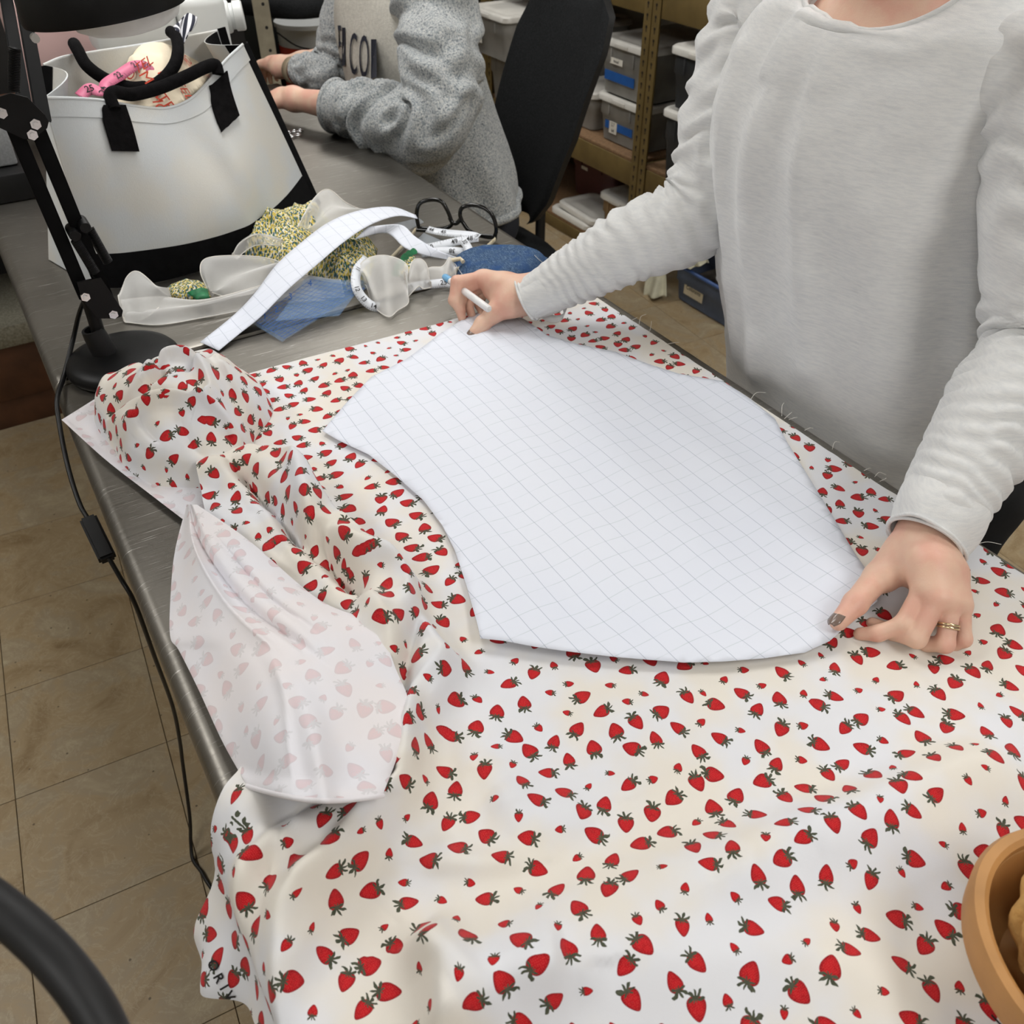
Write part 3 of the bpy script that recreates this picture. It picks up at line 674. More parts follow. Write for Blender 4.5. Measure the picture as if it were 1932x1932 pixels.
def build_sheet():
    ny, nx = 430, 300
    ys = np.linspace(-0.16, 1.2, ny)
    ul = np.interp(ys, [-0.16, 0.05, 0.2, 0.30, 0.345, 0.385, 0.415, 0.445, 0.475, 0.52, 0.6, 0.8, 0.95, 1.05, 1.2], [-0.05, -0.05, -0.05, -0.055, -0.070, -0.090, -0.108, -0.085, -0.02, 0.045, 0.06, 0.09, 0.12, 0.15, 0.235])
    ur = np.interp(ys, [-0.2, 0.3, 0.7, 1.0, 1.125, 1.2], [0.874, 0.874, 0.873, 0.873, 0.872, 0.60])
    # far edge runs slightly skew, right corner cut
    S = np.linspace(0, 1, nx)[None, :]
    U = ul[:, None] * (1 - S) + ur[:, None] * S; Yg = np.repeat(ys[:, None], nx, 1)
    far = 1.2 - 0.010 * sstep(U, 0.24, 0.62) - 0.062 * sstep(U, 0.62, 0.875)
    U = ul[:, None] * (1 - S) + np.interp(ys, [-0.2, 1.2], [0.868, 0.867])[:, None] * S
    Yg = -0.16 + (Yg + 0.16) * ((1.2 - 0.010 * sstep(U, 0.24, 0.62) - 0.062 * sstep(U, 0.62, 0.875)) + 0.16) / 1.36
    h = fabric_h(U, Yg)
    fr = 0.0018 * fnoise(Yg, U * 0, 60, 8) * (S > 0.995)
    X = U + fr; Z = TZ + h
    # over the table's left edge: the cloth turns down and hangs in loose folds
    e = np.clip(0.012 - U, 0, None); R = 0.03
    ang = np.clip(e / R, 0, math.pi / 2); fall = np.clip(e - R * math.pi / 2, 0, None)
    fold = 0.006 * np.sin(Yg * 62 + 2.5 * fnoise(Yg, U, 9, 6) * 3) + 0.003 * np.sin(Yg * 110)
    Xh = 0.012 - R * np.sin(ang) - fall * 0.20 + fold * sstep(fall, 0, 0.08) - 0.012 * sstep(fall, 0, 0.05); Zh = TZ + h - R * (1 - np.cos(ang)) - fall * 0.97
    Xh = Xh - 0.022 * np.exp(-((Yg - 0.415) / 0.04) ** 2) * sstep(fall, 0.0, 0.06)
    k = e > 0; X = np.where(k, Xh, X); Z = np.where(k, Zh, Z)
    Gp = np.stack([X, Yg, Z], 2)
    UV = relax_uv(Gp, np.stack([U, Yg], 2).copy())
    V = Gp.reshape(-1, 3); 
    return mesh('printed_sheet', V, grid_faces(ny, nx), MAT['strawberry_print'], FAB, uv=UV.reshape(-1, 2))
SHEET = build_sheet()
def build_bundle():
    n = 190
    cx, cy, rx, ry = 0.142, 1.105, 0.112, 0.145
    a = np.linspace(-1, 1, n); A, Bb = np.meshgrid(a, a)
    # square grid squeezed to a disc so that the cloth edge follows the heap
    X = A * np.sqrt(1 - Bb ** 2 / 2); Y = Bb * np.sqrt(1 - A ** 2 / 2)
    ang = np.arctan2(Y, X); r = np.hypot(X, Y)
    wob = 1 + 0.10 * np.sin(ang * 3 + 0.6) + 0.05 * np.sin(ang * 5 + 2)
    x = cx + rx * X * wob; y = cy + ry * Y * wob
    dome = 0.080 * np.clip(1 - r ** 2.2, 0, 1) ** 0.75
    nz = fnoise(x, y, 9, 11); nz2 = fnoise(x, y, 18, 12); amp = sstep(r, 1.0, 0.74)
    h = dome + amp * (0.010 * nz + 0.006 * nz2)
    C3 = lambda pts, z=0.05: spline(pxl([(94 + q[0] / 1.2057, 604 + q[1] / 1.2057) for q in pts], TZ + z), 24)
    for pts, wd, q in (([(105, 170), (150, 110), (230, 75), (300, 66), (370, 95), (405, 150)], 0.016, 0.012), ([(235, 185), (290, 150), (350, 158), (382, 205), (350, 240)], 0.011, 0.020), ([(175, 262), (260, 238), (350, 232), (440, 244), (490, 220)], 0.011, 0.018),
                       ([(235, 300), (320, 345), (410, 348), (470, 295)], 0.012, 0.022), ([(265, 352), (340, 388), (430, 384)], 0.009, 0.018), ([(110, 215), (150, 240), (180, 262)], 0.010, 0.010), ([(400, 150), (450, 190), (480, 230)], 0.010, 0.012),
                       ([(115, 205), (200, 205), (280, 216), (380, 228)], 0.007, -0.020), ([(250, 322), (330, 372), (430, 368), (500, 300)], 0.007, -0.030), ([(235, 135), (268, 172), (238, 196)], 0.007, -0.022), ([(250, 150), (215, 112), (190, 92)], 0.006, -0.014),
                       ([(255, 148), (285, 105), (292, 75)], 0.006, -0.014), ([(330, 172), (370, 135), (398, 105)], 0.006, -0.016), ([(290, 392), (370, 402), (430, 388)], 0.007, -0.02), ([(300, 250), (330, 290), (400, 300)], 0.008, -0.008), ([(200, 230), (215, 255), (250, 285)], 0.007, -0.010), ([(400, 250), (430, 280), (450, 300)], 0.007, -0.012)):
        dd, pp, s2 = seg_dist(x, y, C3(pts)); prof = (0.45 * np.exp(-(dd / wd) ** 2) + 0.55 * np.exp(-dd / (wd * 0.7))) if q < 0 else np.where(s2 > 0, np.exp(-(dd / (wd * 1.3)) ** 2), np.exp(-(dd / (wd * 0.75)) ** 2))
        h = h + q * prof * amp * sstep(pp, -0.12, 0.12) * sstep(pp, 1.12, 0.88)
    h = np.maximum(h, 0.0) + 0.012 * sstep(r, 1.0, 0.9) + 0.003
    bul = 1 + 0.05 * sstep(r, 1.0, 0.93) * 0
    Gp = np.stack([x, y, TZ + h], 2)
    UV = relax_uv(Gp, np.stack([x, y], 2) + 3.3)
    mesh('bunched_heap', Gp.reshape(-1, 3), grid_faces(n, n), MAT['strawberry_print'], FAB, uv=UV.reshape(-1, 2))
build_bundle()
def lay(px, py, extra, tries=4):
    z = TZ + 0.02
    for _ in range(tries):
        q = P(px, py, z); z = TZ + float(fabric_h(np.array([q[0]]), np.array([q[1]]))[0]) + extra
    return P(px, py, z)
def build_flap():
    Lf = spline([(352, 952), (330, 1040), (322, 1120), (321, 1200), (338, 1228), (374, 1300), (420, 1400), (466, 1482)], 90)
    Rf = spline([(372, 952), (470, 1020), (600, 1130), (706, 1180), (748, 1265), (772, 1335), (752, 1420), (722, 1500)], 90)
    nc = 80; Gp = np.zeros((90, nc, 3)); UV = np.zeros((90, nc, 2))
    for i in range(90):
        v = i / 89
        for j in range(nc):
            s = j / (nc - 1); px, py = Lf[i] * (1 - s) + Rf[i] * s
            py += 18 * math.sin(math.pi * s) * sstep(v, 0.7, 1.0)
            ex = 0.010 + 0.020 * math.sin(math.pi * min(1, s * 1.0)) ** 0.7 * sstep(v, 0.0, 0.3)
            ex += 0.006 * math.sin(7 * s + 6 * v) * sstep(v, 0.05, 0.4) * math.sin(math.pi * s)
            ex += -0.010 * math.exp(-((s - 0.45 - 0.25 * (v - 0.5)) / 0.09) ** 2) * (1 - sstep(v, 0.55, 0.9)) + 0.012 * math.exp(-((s - 0.28 - 0.3 * v) / 0.08) ** 2) * sstep(v, 0.15, 0.5)
            ex += 0.011 * sum(aa * math.exp(-abs(s - (c0 + c1 * v)) / 0.035) * sstep(v, v0 - .08, v0 + .08) * (1 - sstep(v, v1 - .1, v1 + .1)) for aa, c0, c1, v0, v1 in ((-1.0, 0.30, 0.55, 0.10, 0.55), (0.9, 0.20, 0.50, 0.12, 0.50), (-0.8, 0.62, 0.18, 0.15, 0.45), (0.7, 0.10, 0.9, 0.38, 0.55), (-0.7, 0.16, 0.9, 0.40, 0.56), (0.5, 0.55, -0.2, 0.6, 0.95)))
            ex += 0.012 * sstep(v, 0.93, 1.0)
            z = TZ + 0.012 + 0.022 * sstep(s, 0.0, 0.35) + ex
            Gp[i, j] = P(px, py, z); UV[i, j] = Gp[i, j, :2]
    UV = relax_uv(Gp, UV + 5.1)
    mesh('reverse_flap', Gp.reshape(-1, 3), grid_faces(90, nc), MAT['strawberry_reverse'], FAB, uv=UV.reshape(-1, 2))
    # hem edge of the flap
    edge = np.array([Gp[89, j] + np.array([0, 0, -0.001]) for j in range(nc)])
    tube('hem', edge, 0.0022, MAT['strawberry_reverse'], FAB, seg=8)
    # narrow folded-back triangle by the table corner
    Lt = spline([(116, 792), (200, 868), (280, 930), (348, 982)], 60); Rt = spline([(180, 752), (300, 820), (390, 900), (440, 985)], 60); nc = 24
    Gp = np.zeros((60, nc, 3))
    for i in range(60):
        for j in range(nc):
            s = j / (nc - 1); px, py = Lt[i] * (1 - s) + Rt[i] * s
            Gp[i, j] = P(px, py, TZ + 0.0025 + 0.007 * math.exp(-(s / 0.10) ** 2) + 0.006 * math.sin(3.1 * s) * (0.6 + 0.4 * math.sin(i * 0.3)) * (s > 0.02))
    UV = relax_uv(Gp, Gp[..., :2] + 7.7)
    mesh('reverse_corner', Gp.reshape(-1, 3), grid_faces(60, nc), MAT['strawberry_reverse'], FAB, uv=UV.reshape(-1, 2))
build_flap()
# selvage lettering along the hanging edge and by the basket
_o = P(1893, 1925, TZ + 0.02)
text_on('selvage_lettering', 'IN', 0.017, _o, P(1910, 1900, TZ + .02) - P(1870, 1935, TZ + .02), (0, 0, 1) if False else (P(1870, 1880, TZ + .02) - P(1900, 1920, TZ + .02)), MAT['ink'], FAB, lift=0.004)
# frayed threads on the right-hand cut edge
for (px, py, dx, dy, cu) in [(1190, 605, 12, -6, 5), (1205, 615, 14, -22, -8), (1225, 628, 4, -22, 2), (1255, 650, 26, -4, 5), (1415, 755, 30, -14, -9), (1475, 785, 4, -25, -6), (1480, 790, 14, -12, 3), (1488, 792, 16, -4, 4), (1518, 812, 16, -4, 2), (1570, 848, 14, -14, -8), (1630, 888, 14, -4, 3), (1650, 900, 22, -4, -8), (1660, 908, 12, -6, 6), (1835, 1030, 54, -3, -6)]:
    a = P(px, py, TZ + 0.004); b_ = P(px + dx, py + dy, TZ + 0.006); m_ = (a + b_) / 2 + np.array([0, 0, 0.003]) + 0.4 * (P(px + cu, py + cu, TZ) - P(px, py, TZ))
    tube('frayed_thread', spline([a, m_, b_], 10), 0.00035, MAT['thread_white'], FAB, seg=5)

# ---------------------------------------------------------------- paper pattern
from mathutils.geometry import delaunay_2d_cdt
def poly_sheet(name, outline_px, step, zfun, m, parent=None, z0=TZ + 0.005, th=0.0005, label=None):
    out = np.array([P(x, y, z0)[:2] for x, y in outline_px])
    dense = []
    for i in range(len(out)):
        a, b_ = out[i], out[(i + 1) % len(out)]; k = max(1, int(np.linalg.norm(b_ - a) / step)); dense += [a + (b_ - a) * q / k for q in range(k)]
    dense = np.array(dense); nb = len(dense)
    gx, gy = np.meshgrid(np.arange(out[:, 0].min(), out[:, 0].max(), step), np.arange(out[:, 1].min(), out[:, 1].max(), step)); pts = np.stack([gx.ravel(), gy.ravel()], 1)
    ins = np.zeros(len(pts), bool)
    for i in range(nb):
        x1, y1 = dense[i]; x2, y2 = dense[(i + 1) % nb]; c = ((y1 > pts[:, 1]) != (y2 > pts[:, 1])) & (pts[:, 0] < (x2 - x1) * (pts[:, 1] - y1) / (y2 - y1 + 1e-15) + x1); ins ^= c
    pts = pts[ins]; dmin = np.min(np.linalg.norm(pts[:, None] - dense[None], axis=2), axis=1); dmap = dmin > step * 0.45; pts = pts[dmap]
    allp = np.vstack([dense, pts])
    vs, _, fs, *_ = delaunay_2d_cdt([Vector(p) for p in allp], [], [list(range(nb))], 1, 1e-6)
    V2 = np.array([v[:] for v in vs]); dB = np.min(np.linalg.norm(V2[:, None] - dense[None], axis=2), axis=1)
    Z = zfun(V2[:, 0], V2[:, 1], dB)
    o = mesh(name, np.column_stack([V2, Z]), fs, m, parent, uv=V2)
    sm = o.modifiers.new('thickness', 'SOLIDIFY'); sm.thickness = th; sm.offset = -1
    return o
OUT = [(609, 817), (655, 763), (702, 714), (765, 682), (829, 635), (864, 612), (902, 593), (945, 592), (986, 603), (1032, 635), (1090, 652), (1160, 666), (1225, 690), (1281, 708), (1363, 722), (1409, 751), (1461, 792), (1484, 838), (1531, 914), (1577, 989), (1623, 1070), (1645, 1110), (1649, 1151), (1600, 1188), (1560, 1225), (1513, 1248), (1438, 1259), (1360, 1264), (1287, 1266), (1220, 1260), (1160, 1254), (1080, 1243), (1009, 1233), (950, 1222), (907, 1218), (899, 1180), (881, 1111), (858, 1041), (835, 995), (800, 948), (748, 902), (696, 861), (638, 834)]
LOWEDGE = pxl([(907, 1218), (1160, 1254), (1438, 1259), (1600, 1190), (1640, 1140)], TZ + 0.005)
def paper_z(x, y, dB):
    f = fabric_h(x, y); d, _, _ = seg_dist(x, y, LOWEDGE)
    z = 0.003 + 0.008 * np.exp(-(d / 0.05) ** 2) + 0.0025 * np.sin(x * 55 + 1.5 * np.sin(y * 5)) * sstep(dB, 0.0, 0.05) + 0.0025 * (0.5 + fnoise(x, y, 7, 21))
    return TZ + np.maximum(f, 0.003) * 0.4 + 0.003 + z
PAPER = poly_sheet('paper_pattern', OUT, 0.011, paper_z, MAT['pattern_paper'])
tag(PAPER, 'large curved white paper pattern piece ruled with a grid on the strawberry fabric', 'paper pattern')
# ---------------------------------------------------------------- desk lamp
def Q(px, py, Y): return PY(px, py, Y)
LB = np.array([0.108, 1.325, TZ])
lamp = thing('desk_lamp', 'black articulated desk lamp with round weighted base at the table seam', 'lamp', tuple(LB))
lathe('base', [(0.0, 0.001), (0.070, 0.001), (0.081, 0.002), (0.084, 0.007), (0.083, 0.014), (0.078, 0.020), (0.066, 0.0245), (0.04, 0.027), (0.0, 0.0275)], LB, MAT['black_metal'], lamp, seg=56)
stem0 = Q(196, 655, 1.335); stem0[2] = max(stem0[2], TZ + 0.024)
cup = Q(196, 660, 1.335); cup[2] = TZ + 0.025; ax = np.array([-0.02, 0, 0.045])
lathe('collar', [(0.0, 0), (0.0185, 0), (0.017, 0.03), (0.0155, 0.042), (0.0115, 0.042), (0.0115, 0.036)], cup, MAT['black_plastic'], lamp, axis=(-0.16, 0.02, 1), seg=28)
brk = Q(172, 590, 1.335)
tube('stem', [cup + np.array([0, 0, 0.006]), Q(185, 625, 1.335), Q(165, 560, 1.335)], 0.0098, MAT['black_metal'], lamp, seg=16)
def plate(name, pts, Y, th, m, parent):
    V, Fc = plate_geo([Q(x, y, Y) for x, y in pts], (0, th, 0)); return mesh(name, V, Fc, m, parent, smooth=False)
def bar(name, a, b, wx, wy, m, parent):
    """rectangular bar between two points; wx = width across (in the arm plane), wy = thickness along Y"""
    a = np.array(a); b = np.array(b); d = b - a; d /= np.linalg.norm(d); n = np.cross(d, [0, 1, 0]); n /= np.linalg.norm(n); o = np.array([0, 1.0, 0])
    bm = bmesh.new(); vs = []
    for p in (a, b):
        for s, t in ((-1, -1), (1, -1), (1, 1), (-1, 1)): vs.append(bm.verts.new((p + n * wx / 2 * s + o * wy / 2 * t).tolist()))
    for f in ((3, 2, 1, 0), (4, 5, 6, 7), (0, 1, 5, 4), (1, 2, 6, 5), (2, 3, 7, 6), (3, 0, 4, 7)): bm.faces.new([vs[i] for i in f])
    bmesh.ops.bevel(bm, geom=list(bm.edges), offset=0.0012, segments=2, affect='EDGES')
    return bm_mesh(name, bm, m, parent)
Yl = 1.335
for yy in (Yl - 0.018, Yl + 0.012):
    plate('bracket_plate', [(145, 533), (168, 528), (190, 524), (232, 586), (230, 597), (218, 601), (184, 601), (156, 566)], yy, 0.003, MAT['black_metal'], lamp)
jA, jB = Q(161, 560, Yl), Q(214, 593, Yl)
pA, pB, pC = Q(16, 218, Yl), Q(67, 234, Yl), Q(61, 254, Yl)
bar('lower_arm', jA, pA, 0.0185, 0.016, MAT['black_bar'], lamp)
bar('lower_arm', jB, pB, 0.0185, 0.016, MAT['black_bar'], lamp)
for yy in (Yl - 0.019, Yl + 0.012):
    plate('elbow_plate', [(-22, 190), (20, 176), (52, 184), (84, 216), (92, 230), (89, 242), (60, 264), (44, 262), (-12, 236)], yy, 0.003, MAT['black_metal'], lamp)
# upper arm leans up and towards the camera
HD = _C + ray(200, 22) * 1.02                                   # lamp head centre
uA, uB = _C + ray(2, -60) * 1.33, _C + ray(30, -60) * 1.33
bar('upper_arm', Q(46, 195, Yl), uA, 0.018, 0.014, MAT['black_bar'], lamp); bar('upper_arm', Q(82, 225, Yl), uB, 0.019, 0.014, MAT['black_bar'], lamp)
top1 = _C + ray(60, -170) * 1.25
tube('upper_arm', [uA, uB, top1, HD + np.array([0, 0, 0.14])], 0.010, MAT['black_metal'], lamp, seg=12)
def spring(a, b, r, turns, wire, name='spring'):
    a = np.array(a); b = np.array(b); d = b - a; L = np.linalg.norm(d); d /= L; n = np.cross(d, [0, 1, 0.01]); n /= np.linalg.norm(n); o = np.cross(d, n)
    t = np.linspace(0, 1, turns * 10); pts = a + t[:, None] * d * L + r * (np.cos(t * turns * 6.2832)[:, None] * n + np.sin(t * turns * 6.2832)[:, None] * o)
    tube(name, pts, wire, MAT['black_metal'], lamp, seg=6)
spring(Q(142, 452, Yl - .012), Q(180, 515, Yl - .012), 0.0062, 26, 0.0011); spring(Q(168, 432, Yl + .012), Q(204, 495, Yl + .012), 0.0062, 26, 0.0011)
spring(Q(28, 90, Yl - .02), Q(26, 172, Yl - .02), 0.0062, 26, 0.0011)
for px, py in ((139, 440), (158, 425)):
    c = Q(px, py, Yl - 0.012); lathe('spring_pin', [(0, -0.012), (0.007, -0.012), (0.008, -0.009), (0.008, 0.02), (0, 0.02)], c, MAT['black_metal'], lamp, axis=(0, 1, 0), seg=16)
tube('spring_hook', spline([Q(176, 512, Yl - .012), Q(174, 520, Yl - .014), Q(180, 526, Yl - .014)], 8), 0.0009, MAT['black_metal'], lamp, seg=6)
for px, py in ((161, 560), (214, 593), (3, 213), (67, 234), (61, 254)):
    c = Q(px, py, Yl - 0.020)
    b_ = lathe('nut', [(0, -0.0045), (0.0034, -0.0045), (0.0036, -0.002), (0.0068, -0.002), (0.0068, 0.002), (0.0, 0.002)], c, MAT['bright_steel'], lamp, axis=(0, 1, 0), seg=6, smooth=False)
# shade
axd = np.array([0, 0, 1.0]) + _rt * -0.10 + np.array([_fw[0], _fw[1], 0]) * -0.02
R_ = 0.092
lathe('shade', [(R_ - 0.003, 0.001), (R_, 0.0), (R_ + 0.0012, 0.004), (R_ - 0.002, 0.03), (R_ - 0.008, 0.055), (R_ - 0.022, 0.082), (R_ - 0.045, 0.103), (0.028, 0.115), (0.02, 0.14), (0.0, 0.142)], HD, MAT['black_metal'], lamp, axis=axd, seg=64)
lathe('reflector', [(R_ - 0.0035, 0.002), (R_ - 0.006, 0.03), (R_ - 0.014, 0.055), (R_ - 0.03, 0.08), (0.02, 0.1), (0, 0.1)], HD, MAT['lamp_white'], lamp, axis=axd, seg=48)
lathe('bulb_diffuser', [(0.064, 0.02), (0.066, 0.006), (0.060, -0.006), (0.045, -0.0135), (0.025, -0.0175), (0, -0.018)], HD + np.array([0.025, 0.02, -0.010]), MAT['lamp_white'], lamp, axis=axd, seg=40)
c = _C + ray(66, 72) * 1.05; lathe('thumb_screw', [(0, -0.004), (0.005, -0.004), (0.005, 0.006), (0, 0.006)], c, MAT['bright_steel'], lamp, axis=(0, 1, 0), seg=12)
# cord with in-line switch, over the table edge to the floor
cp = [Q(161, 563, Yl + .02), P(150, 590, 1.0), P(138, 640, 0.955), P(122, 705, 0.927), P(108, 752, 0.926), P(112, 800, 0.908), P(128, 880, 0.885), P(150, 950, 0.862), P(170, 985, 0.85)]
tube('cord', spline(cp, 60), 0.0032, MAT['black_cord'], lamp, seg=10, sx=1.4)
cp2 = [P(205, 1052, 0.83), P(228, 1092, 0.80), P(255, 1140, 0.76), P(292, 1240, 0.62), P(325, 1330, 0.42), P(338, 1390, 0.30), P(346, 1450, 0.20), P(358, 1540, 0.09), P(360, 1590, 0.03), P(364, 1622, 0.006), P(380, 1645, 0.005), P(396, 1672, 0.005), P(450, 1740, 0.005), P(560, 1800, 0.005)]
tube('cord', spline(cp2, 90), 0.0032, MAT['black_cord'], lamp, seg=10, sx=1.4)
sa, sb = P(166, 978, 0.852), P(204, 1056, 0.828); d_ = sb - sa; d_ /= np.linalg.norm(d_); n_ = np.cross(d_, [0, 0, 1]); n_ /= np.linalg.norm(n_); u_ = np.cross(n_, d_)
bm = bmesh.new(); vs = []
for p in (sa, sb):
    for s, q in ((-1, -1), (1, -1), (1, 1), (-1, 1)): vs.append(bm.verts.new((p + n_ * 0.011 * s + u_ * 0.008 * q).tolist()))
for f in ((0, 1, 2, 3), (7, 6, 5, 4), (4, 5, 1, 0), (5, 6, 2, 1), (6, 7, 3, 2), (7, 4, 0, 3)): bm.faces.new([vs[i] for i in f])
bmesh.ops.recalc_face_normals(bm, faces=list(bm.faces)); bmesh.ops.bevel(bm, geom=list(bm.edges), offset=0.003, segments=2, affect='EDGES')
sw_ = bm_mesh('inline_switch', bm, MAT['black_plastic'], lamp)

# ---------------------------------------------------------------- tote bag
BAG = thing('tote_bag', 'cream canvas tote bag with black base and black webbing handles', 'bag', (0.37, 1.72, TZ))
def patch(A, Bc, nu, nv, bul=None, nrm=None):
    """surface between two 3-D curves (rows from A to B)"""
    A = spline(A, nu); Bc = spline(Bc, nu); G_ = np.zeros((nv, nu, 3))
    for i in range(nv):
        v = i / (nv - 1); G_[i] = A * (1 - v) + Bc * v
    if bul is not None:
        U_, V_ = np.meshgrid(np.linspace(0, 1, nu), np.linspace(0, 1, nv)); G_ += bul(U_, V_)[..., None] * np.array(nrm)
    return G_
ftop = [Q(x, y, Y) for x, y, Y in [(80, 185, 1.60), (140, 186, 1.625), (195, 190, 1.65), (250, 200, 1.67), (310, 205, 1.69), (355, 190, 1.71), (390, 158, 1.735), (425, 115, 1.765), (458, 84, 1.80)]]
fbot = [(0.128, 1.625, TZ + .002), (0.18, 1.60, TZ + .002), (0.27, 1.595, TZ + .002), (0.37, 1.62, TZ + .002), (0.46, 1.655, TZ + .002), (0.54, 1.715, TZ + .002), (0.612, 1.80, TZ + .002)]
fn = np.array([0.37, -0.93, 0.0])
bulf = lambda u, v: 0.030 * np.sin(np.pi * u) * np.sin(np.pi * v) + 0.008 * np.sin(u * 9 + v * 4) * np.sin(np.pi * v) * np.sin(np.pi * u) + 0.010 * np.exp(-((u - 0.68 + 0.1 * v) / 0.05) ** 2) * np.sin(np.pi * v) - 0.008 * np.exp(-((u - 0.55 - 0.1 * v) / 0.07) ** 2) * np.sin(np.pi * v)
FR = patch(ftop, fbot, 60, 60, bulf, fn)
btop = [Q(x, y, Y) for x, y, Y in [(82, 123, 1.80), (120, 108, 1.815), (180, 98, 1.835), (260, 86, 1.86), (340, 72, 1.89), (412, 58, 1.93)]]
bbot = [(0.075, 1.80, TZ + .002), (0.18, 1.83, TZ + .002), (0.32, 1.88, TZ + .002), (0.45, 1.93, TZ + .002), (0.555, 1.97, TZ + .002)]
BK = patch(btop, bbot, 50, 60)
def sheet(name, G_, m, parent, th=0.0025):
    nr, nc = G_.shape[:2]; V, Fc = solid_sheet(G_.reshape(-1, 3), th, nr, nc); return mesh(name, V, Fc, m, parent, angle=60)
k = 47
frontp = sheet('front_panel', FR[:k + 1, ::-1], MAT['cream_canvas'], BAG, 0.003)
sheet('base_band', FR[k:, ::-1] + fn * 0.0015, MAT['black_canvas'], BAG, 0.003)
sheet('back_panel', BK, MAT['cream_canvas'], BAG, 0.003)
# folded rim hems
for G_, s in ((FR, 1), (BK, -1)):
    tube('rim', G_[0], 0.0028, MAT['cream_canvas'], BAG, seg=8)
    G2 = np.stack([G_[0] * (1 - q) + G_[5] * q for q in np.linspace(0, 1, 4)]) + fn * 0.0016 * s
    sheet('hem', G2[:, ::-1] if s > 0 else G2, MAT['cream_canvas'], BAG, 0.001)
def gusset(e0, e1, inward, m, name):
    n = len(e0); G_ = np.zeros((n, 12, 3))
    for j in range(12):
        s = j / 11; tp = np.linspace(1, 0, n)[:, None]
        G_[:, j] = e0 * (1 - s) + e1 * s + np.array(inward) * math.sin(math.pi * s) * tp ** 1.5
    return G_
gr = gusset(FR[:, -1], BK[:, -1], (-0.05, -0.02, 0), None, ''); sheet('side_gusset', gr[:, ::-1], MAT['black_canvas'], BAG, 0.002)
sheet('gusset_lining', gr[:40, :] + np.array([-0.004, 0, 0]), MAT['cream_canvas'], BAG, 0.001)
gl = gusset(FR[:, 0], BK[:, 0], (0.04, 0.02, 0), None, ''); sheet('side_gusset', gl, MAT['cream_canvas'], BAG, 0.002)
# black binding strip along the right front corner
edge = FR[:, -1]; strip = np.stack([edge + np.array([-0.004, -0.004, 0]), edge + np.array([0.012, 0.006, 0.0]), edge + np.array([0.016, 0.022, 0.0])], 1); sheet('corner_binding', strip[:, ::-1], MAT['black_canvas'], BAG, 0.003)
edge = BK[:, -1]; strip = np.stack([edge + np.array([-0.002, -0.006, 0.004]), edge + np.array([0.014, -0.004, 0.006]), edge + np.array([0.014, 0.012, 0.0])], 1); sheet('corner_binding', strip[:, ::-1], MAT['black_canvas'], BAG, 0.003)
edge = BK[:10, 0]; strip = np.stack([edge + np.array([-0.012, -0.006, 0]), edge + np.array([0.0, -0.012, 0.002]), edge + np.array([0.010, -0.02, 0])], 1); sheet('corner_binding', strip[:, ::-1], MAT['black_canvas'], BAG, 0.003)
box('bag_floor', (0.2, 1.70, TZ + 0.001), (0.5, 1.84, TZ + 0.004), MAT['black_canvas'], BAG)
def strap(pl, pr, Y0_, Y1_, name='handle_patch'):
    A = [Q(x, y, Y0_ + (Y1_ - Y0_) * 0) for x, y in pl]; Bq = [Q(x, y, Y1_) for x, y in pr]
    G_ = patch(A, Bq, 24, 8)
    return sheet(name, np.transpose(G_, (1, 0, 2)), MAT['black_webbing'], BAG, 0.004)
def near_front(px, py, off=0.008):
    """point on the front panel seen at the photo position, lifted off it"""
    d = ray(px, py); d = d / np.linalg.norm(d); rel = FR.reshape(-1, 3) - _C; t = rel @ d; dist = np.linalg.norm(rel - t[:, None] * d, axis=1); i = np.argmin(dist); return _C + d * (t[i]) + fn * off
def fpatch(name, L, R):
    L = np.array(spline(L, 16)); R = np.array(spline(R, 16)); G_ = np.array([[near_front(*(L[i] * (1 - s) + R[i] * s)) for s in np.linspace(0, 1, 6)] for i in range(16)])
    for _ in range(2): G_[1:-1] = (G_[:-2] + 2 * G_[1:-1] + G_[2:]) / 4
    return sheet(name, G_[:, ::-1], MAT['black_webbing'], BAG, 0.004)
fpatch('handle_patch', [(190, 196), (192, 230), (207, 283)], [(232, 196), (245, 235), (258, 284)])
fpatch('handle_patch', [(392, 160), (396, 200), (414, 246)], [(424, 132), (432, 170), (447, 216)])
def handle(pts, r):
    tube('handle', spline(pts, 60), r, MAT['black_webbing'], BAG, seg=14)
hl = near_front(212, 205, 0.006); hr = near_front(408, 140, 0.006)
handle([hl, Q(208, 184, 1.655), Q(217, 174, 1.665), Q(250, 178, 1.68), Q(300, 166, 1.70), Q(350, 145, 1.72), Q(385, 128, 1.74), Q(405, 122, 1.75), Q(410, 130, 1.748), hr], 0.0105)
handle([Q(140, 83, 1.835), Q(147, 95, 1.80), Q(165, 125, 1.77), Q(205, 152, 1.75), Q(255, 166, 1.74), Q(300, 155, 1.75), Q(328, 125, 1.77), Q(336, 95, 1.80), Q(332, 70, 1.84), Q(322, 60, 1.87)], 0.0105)
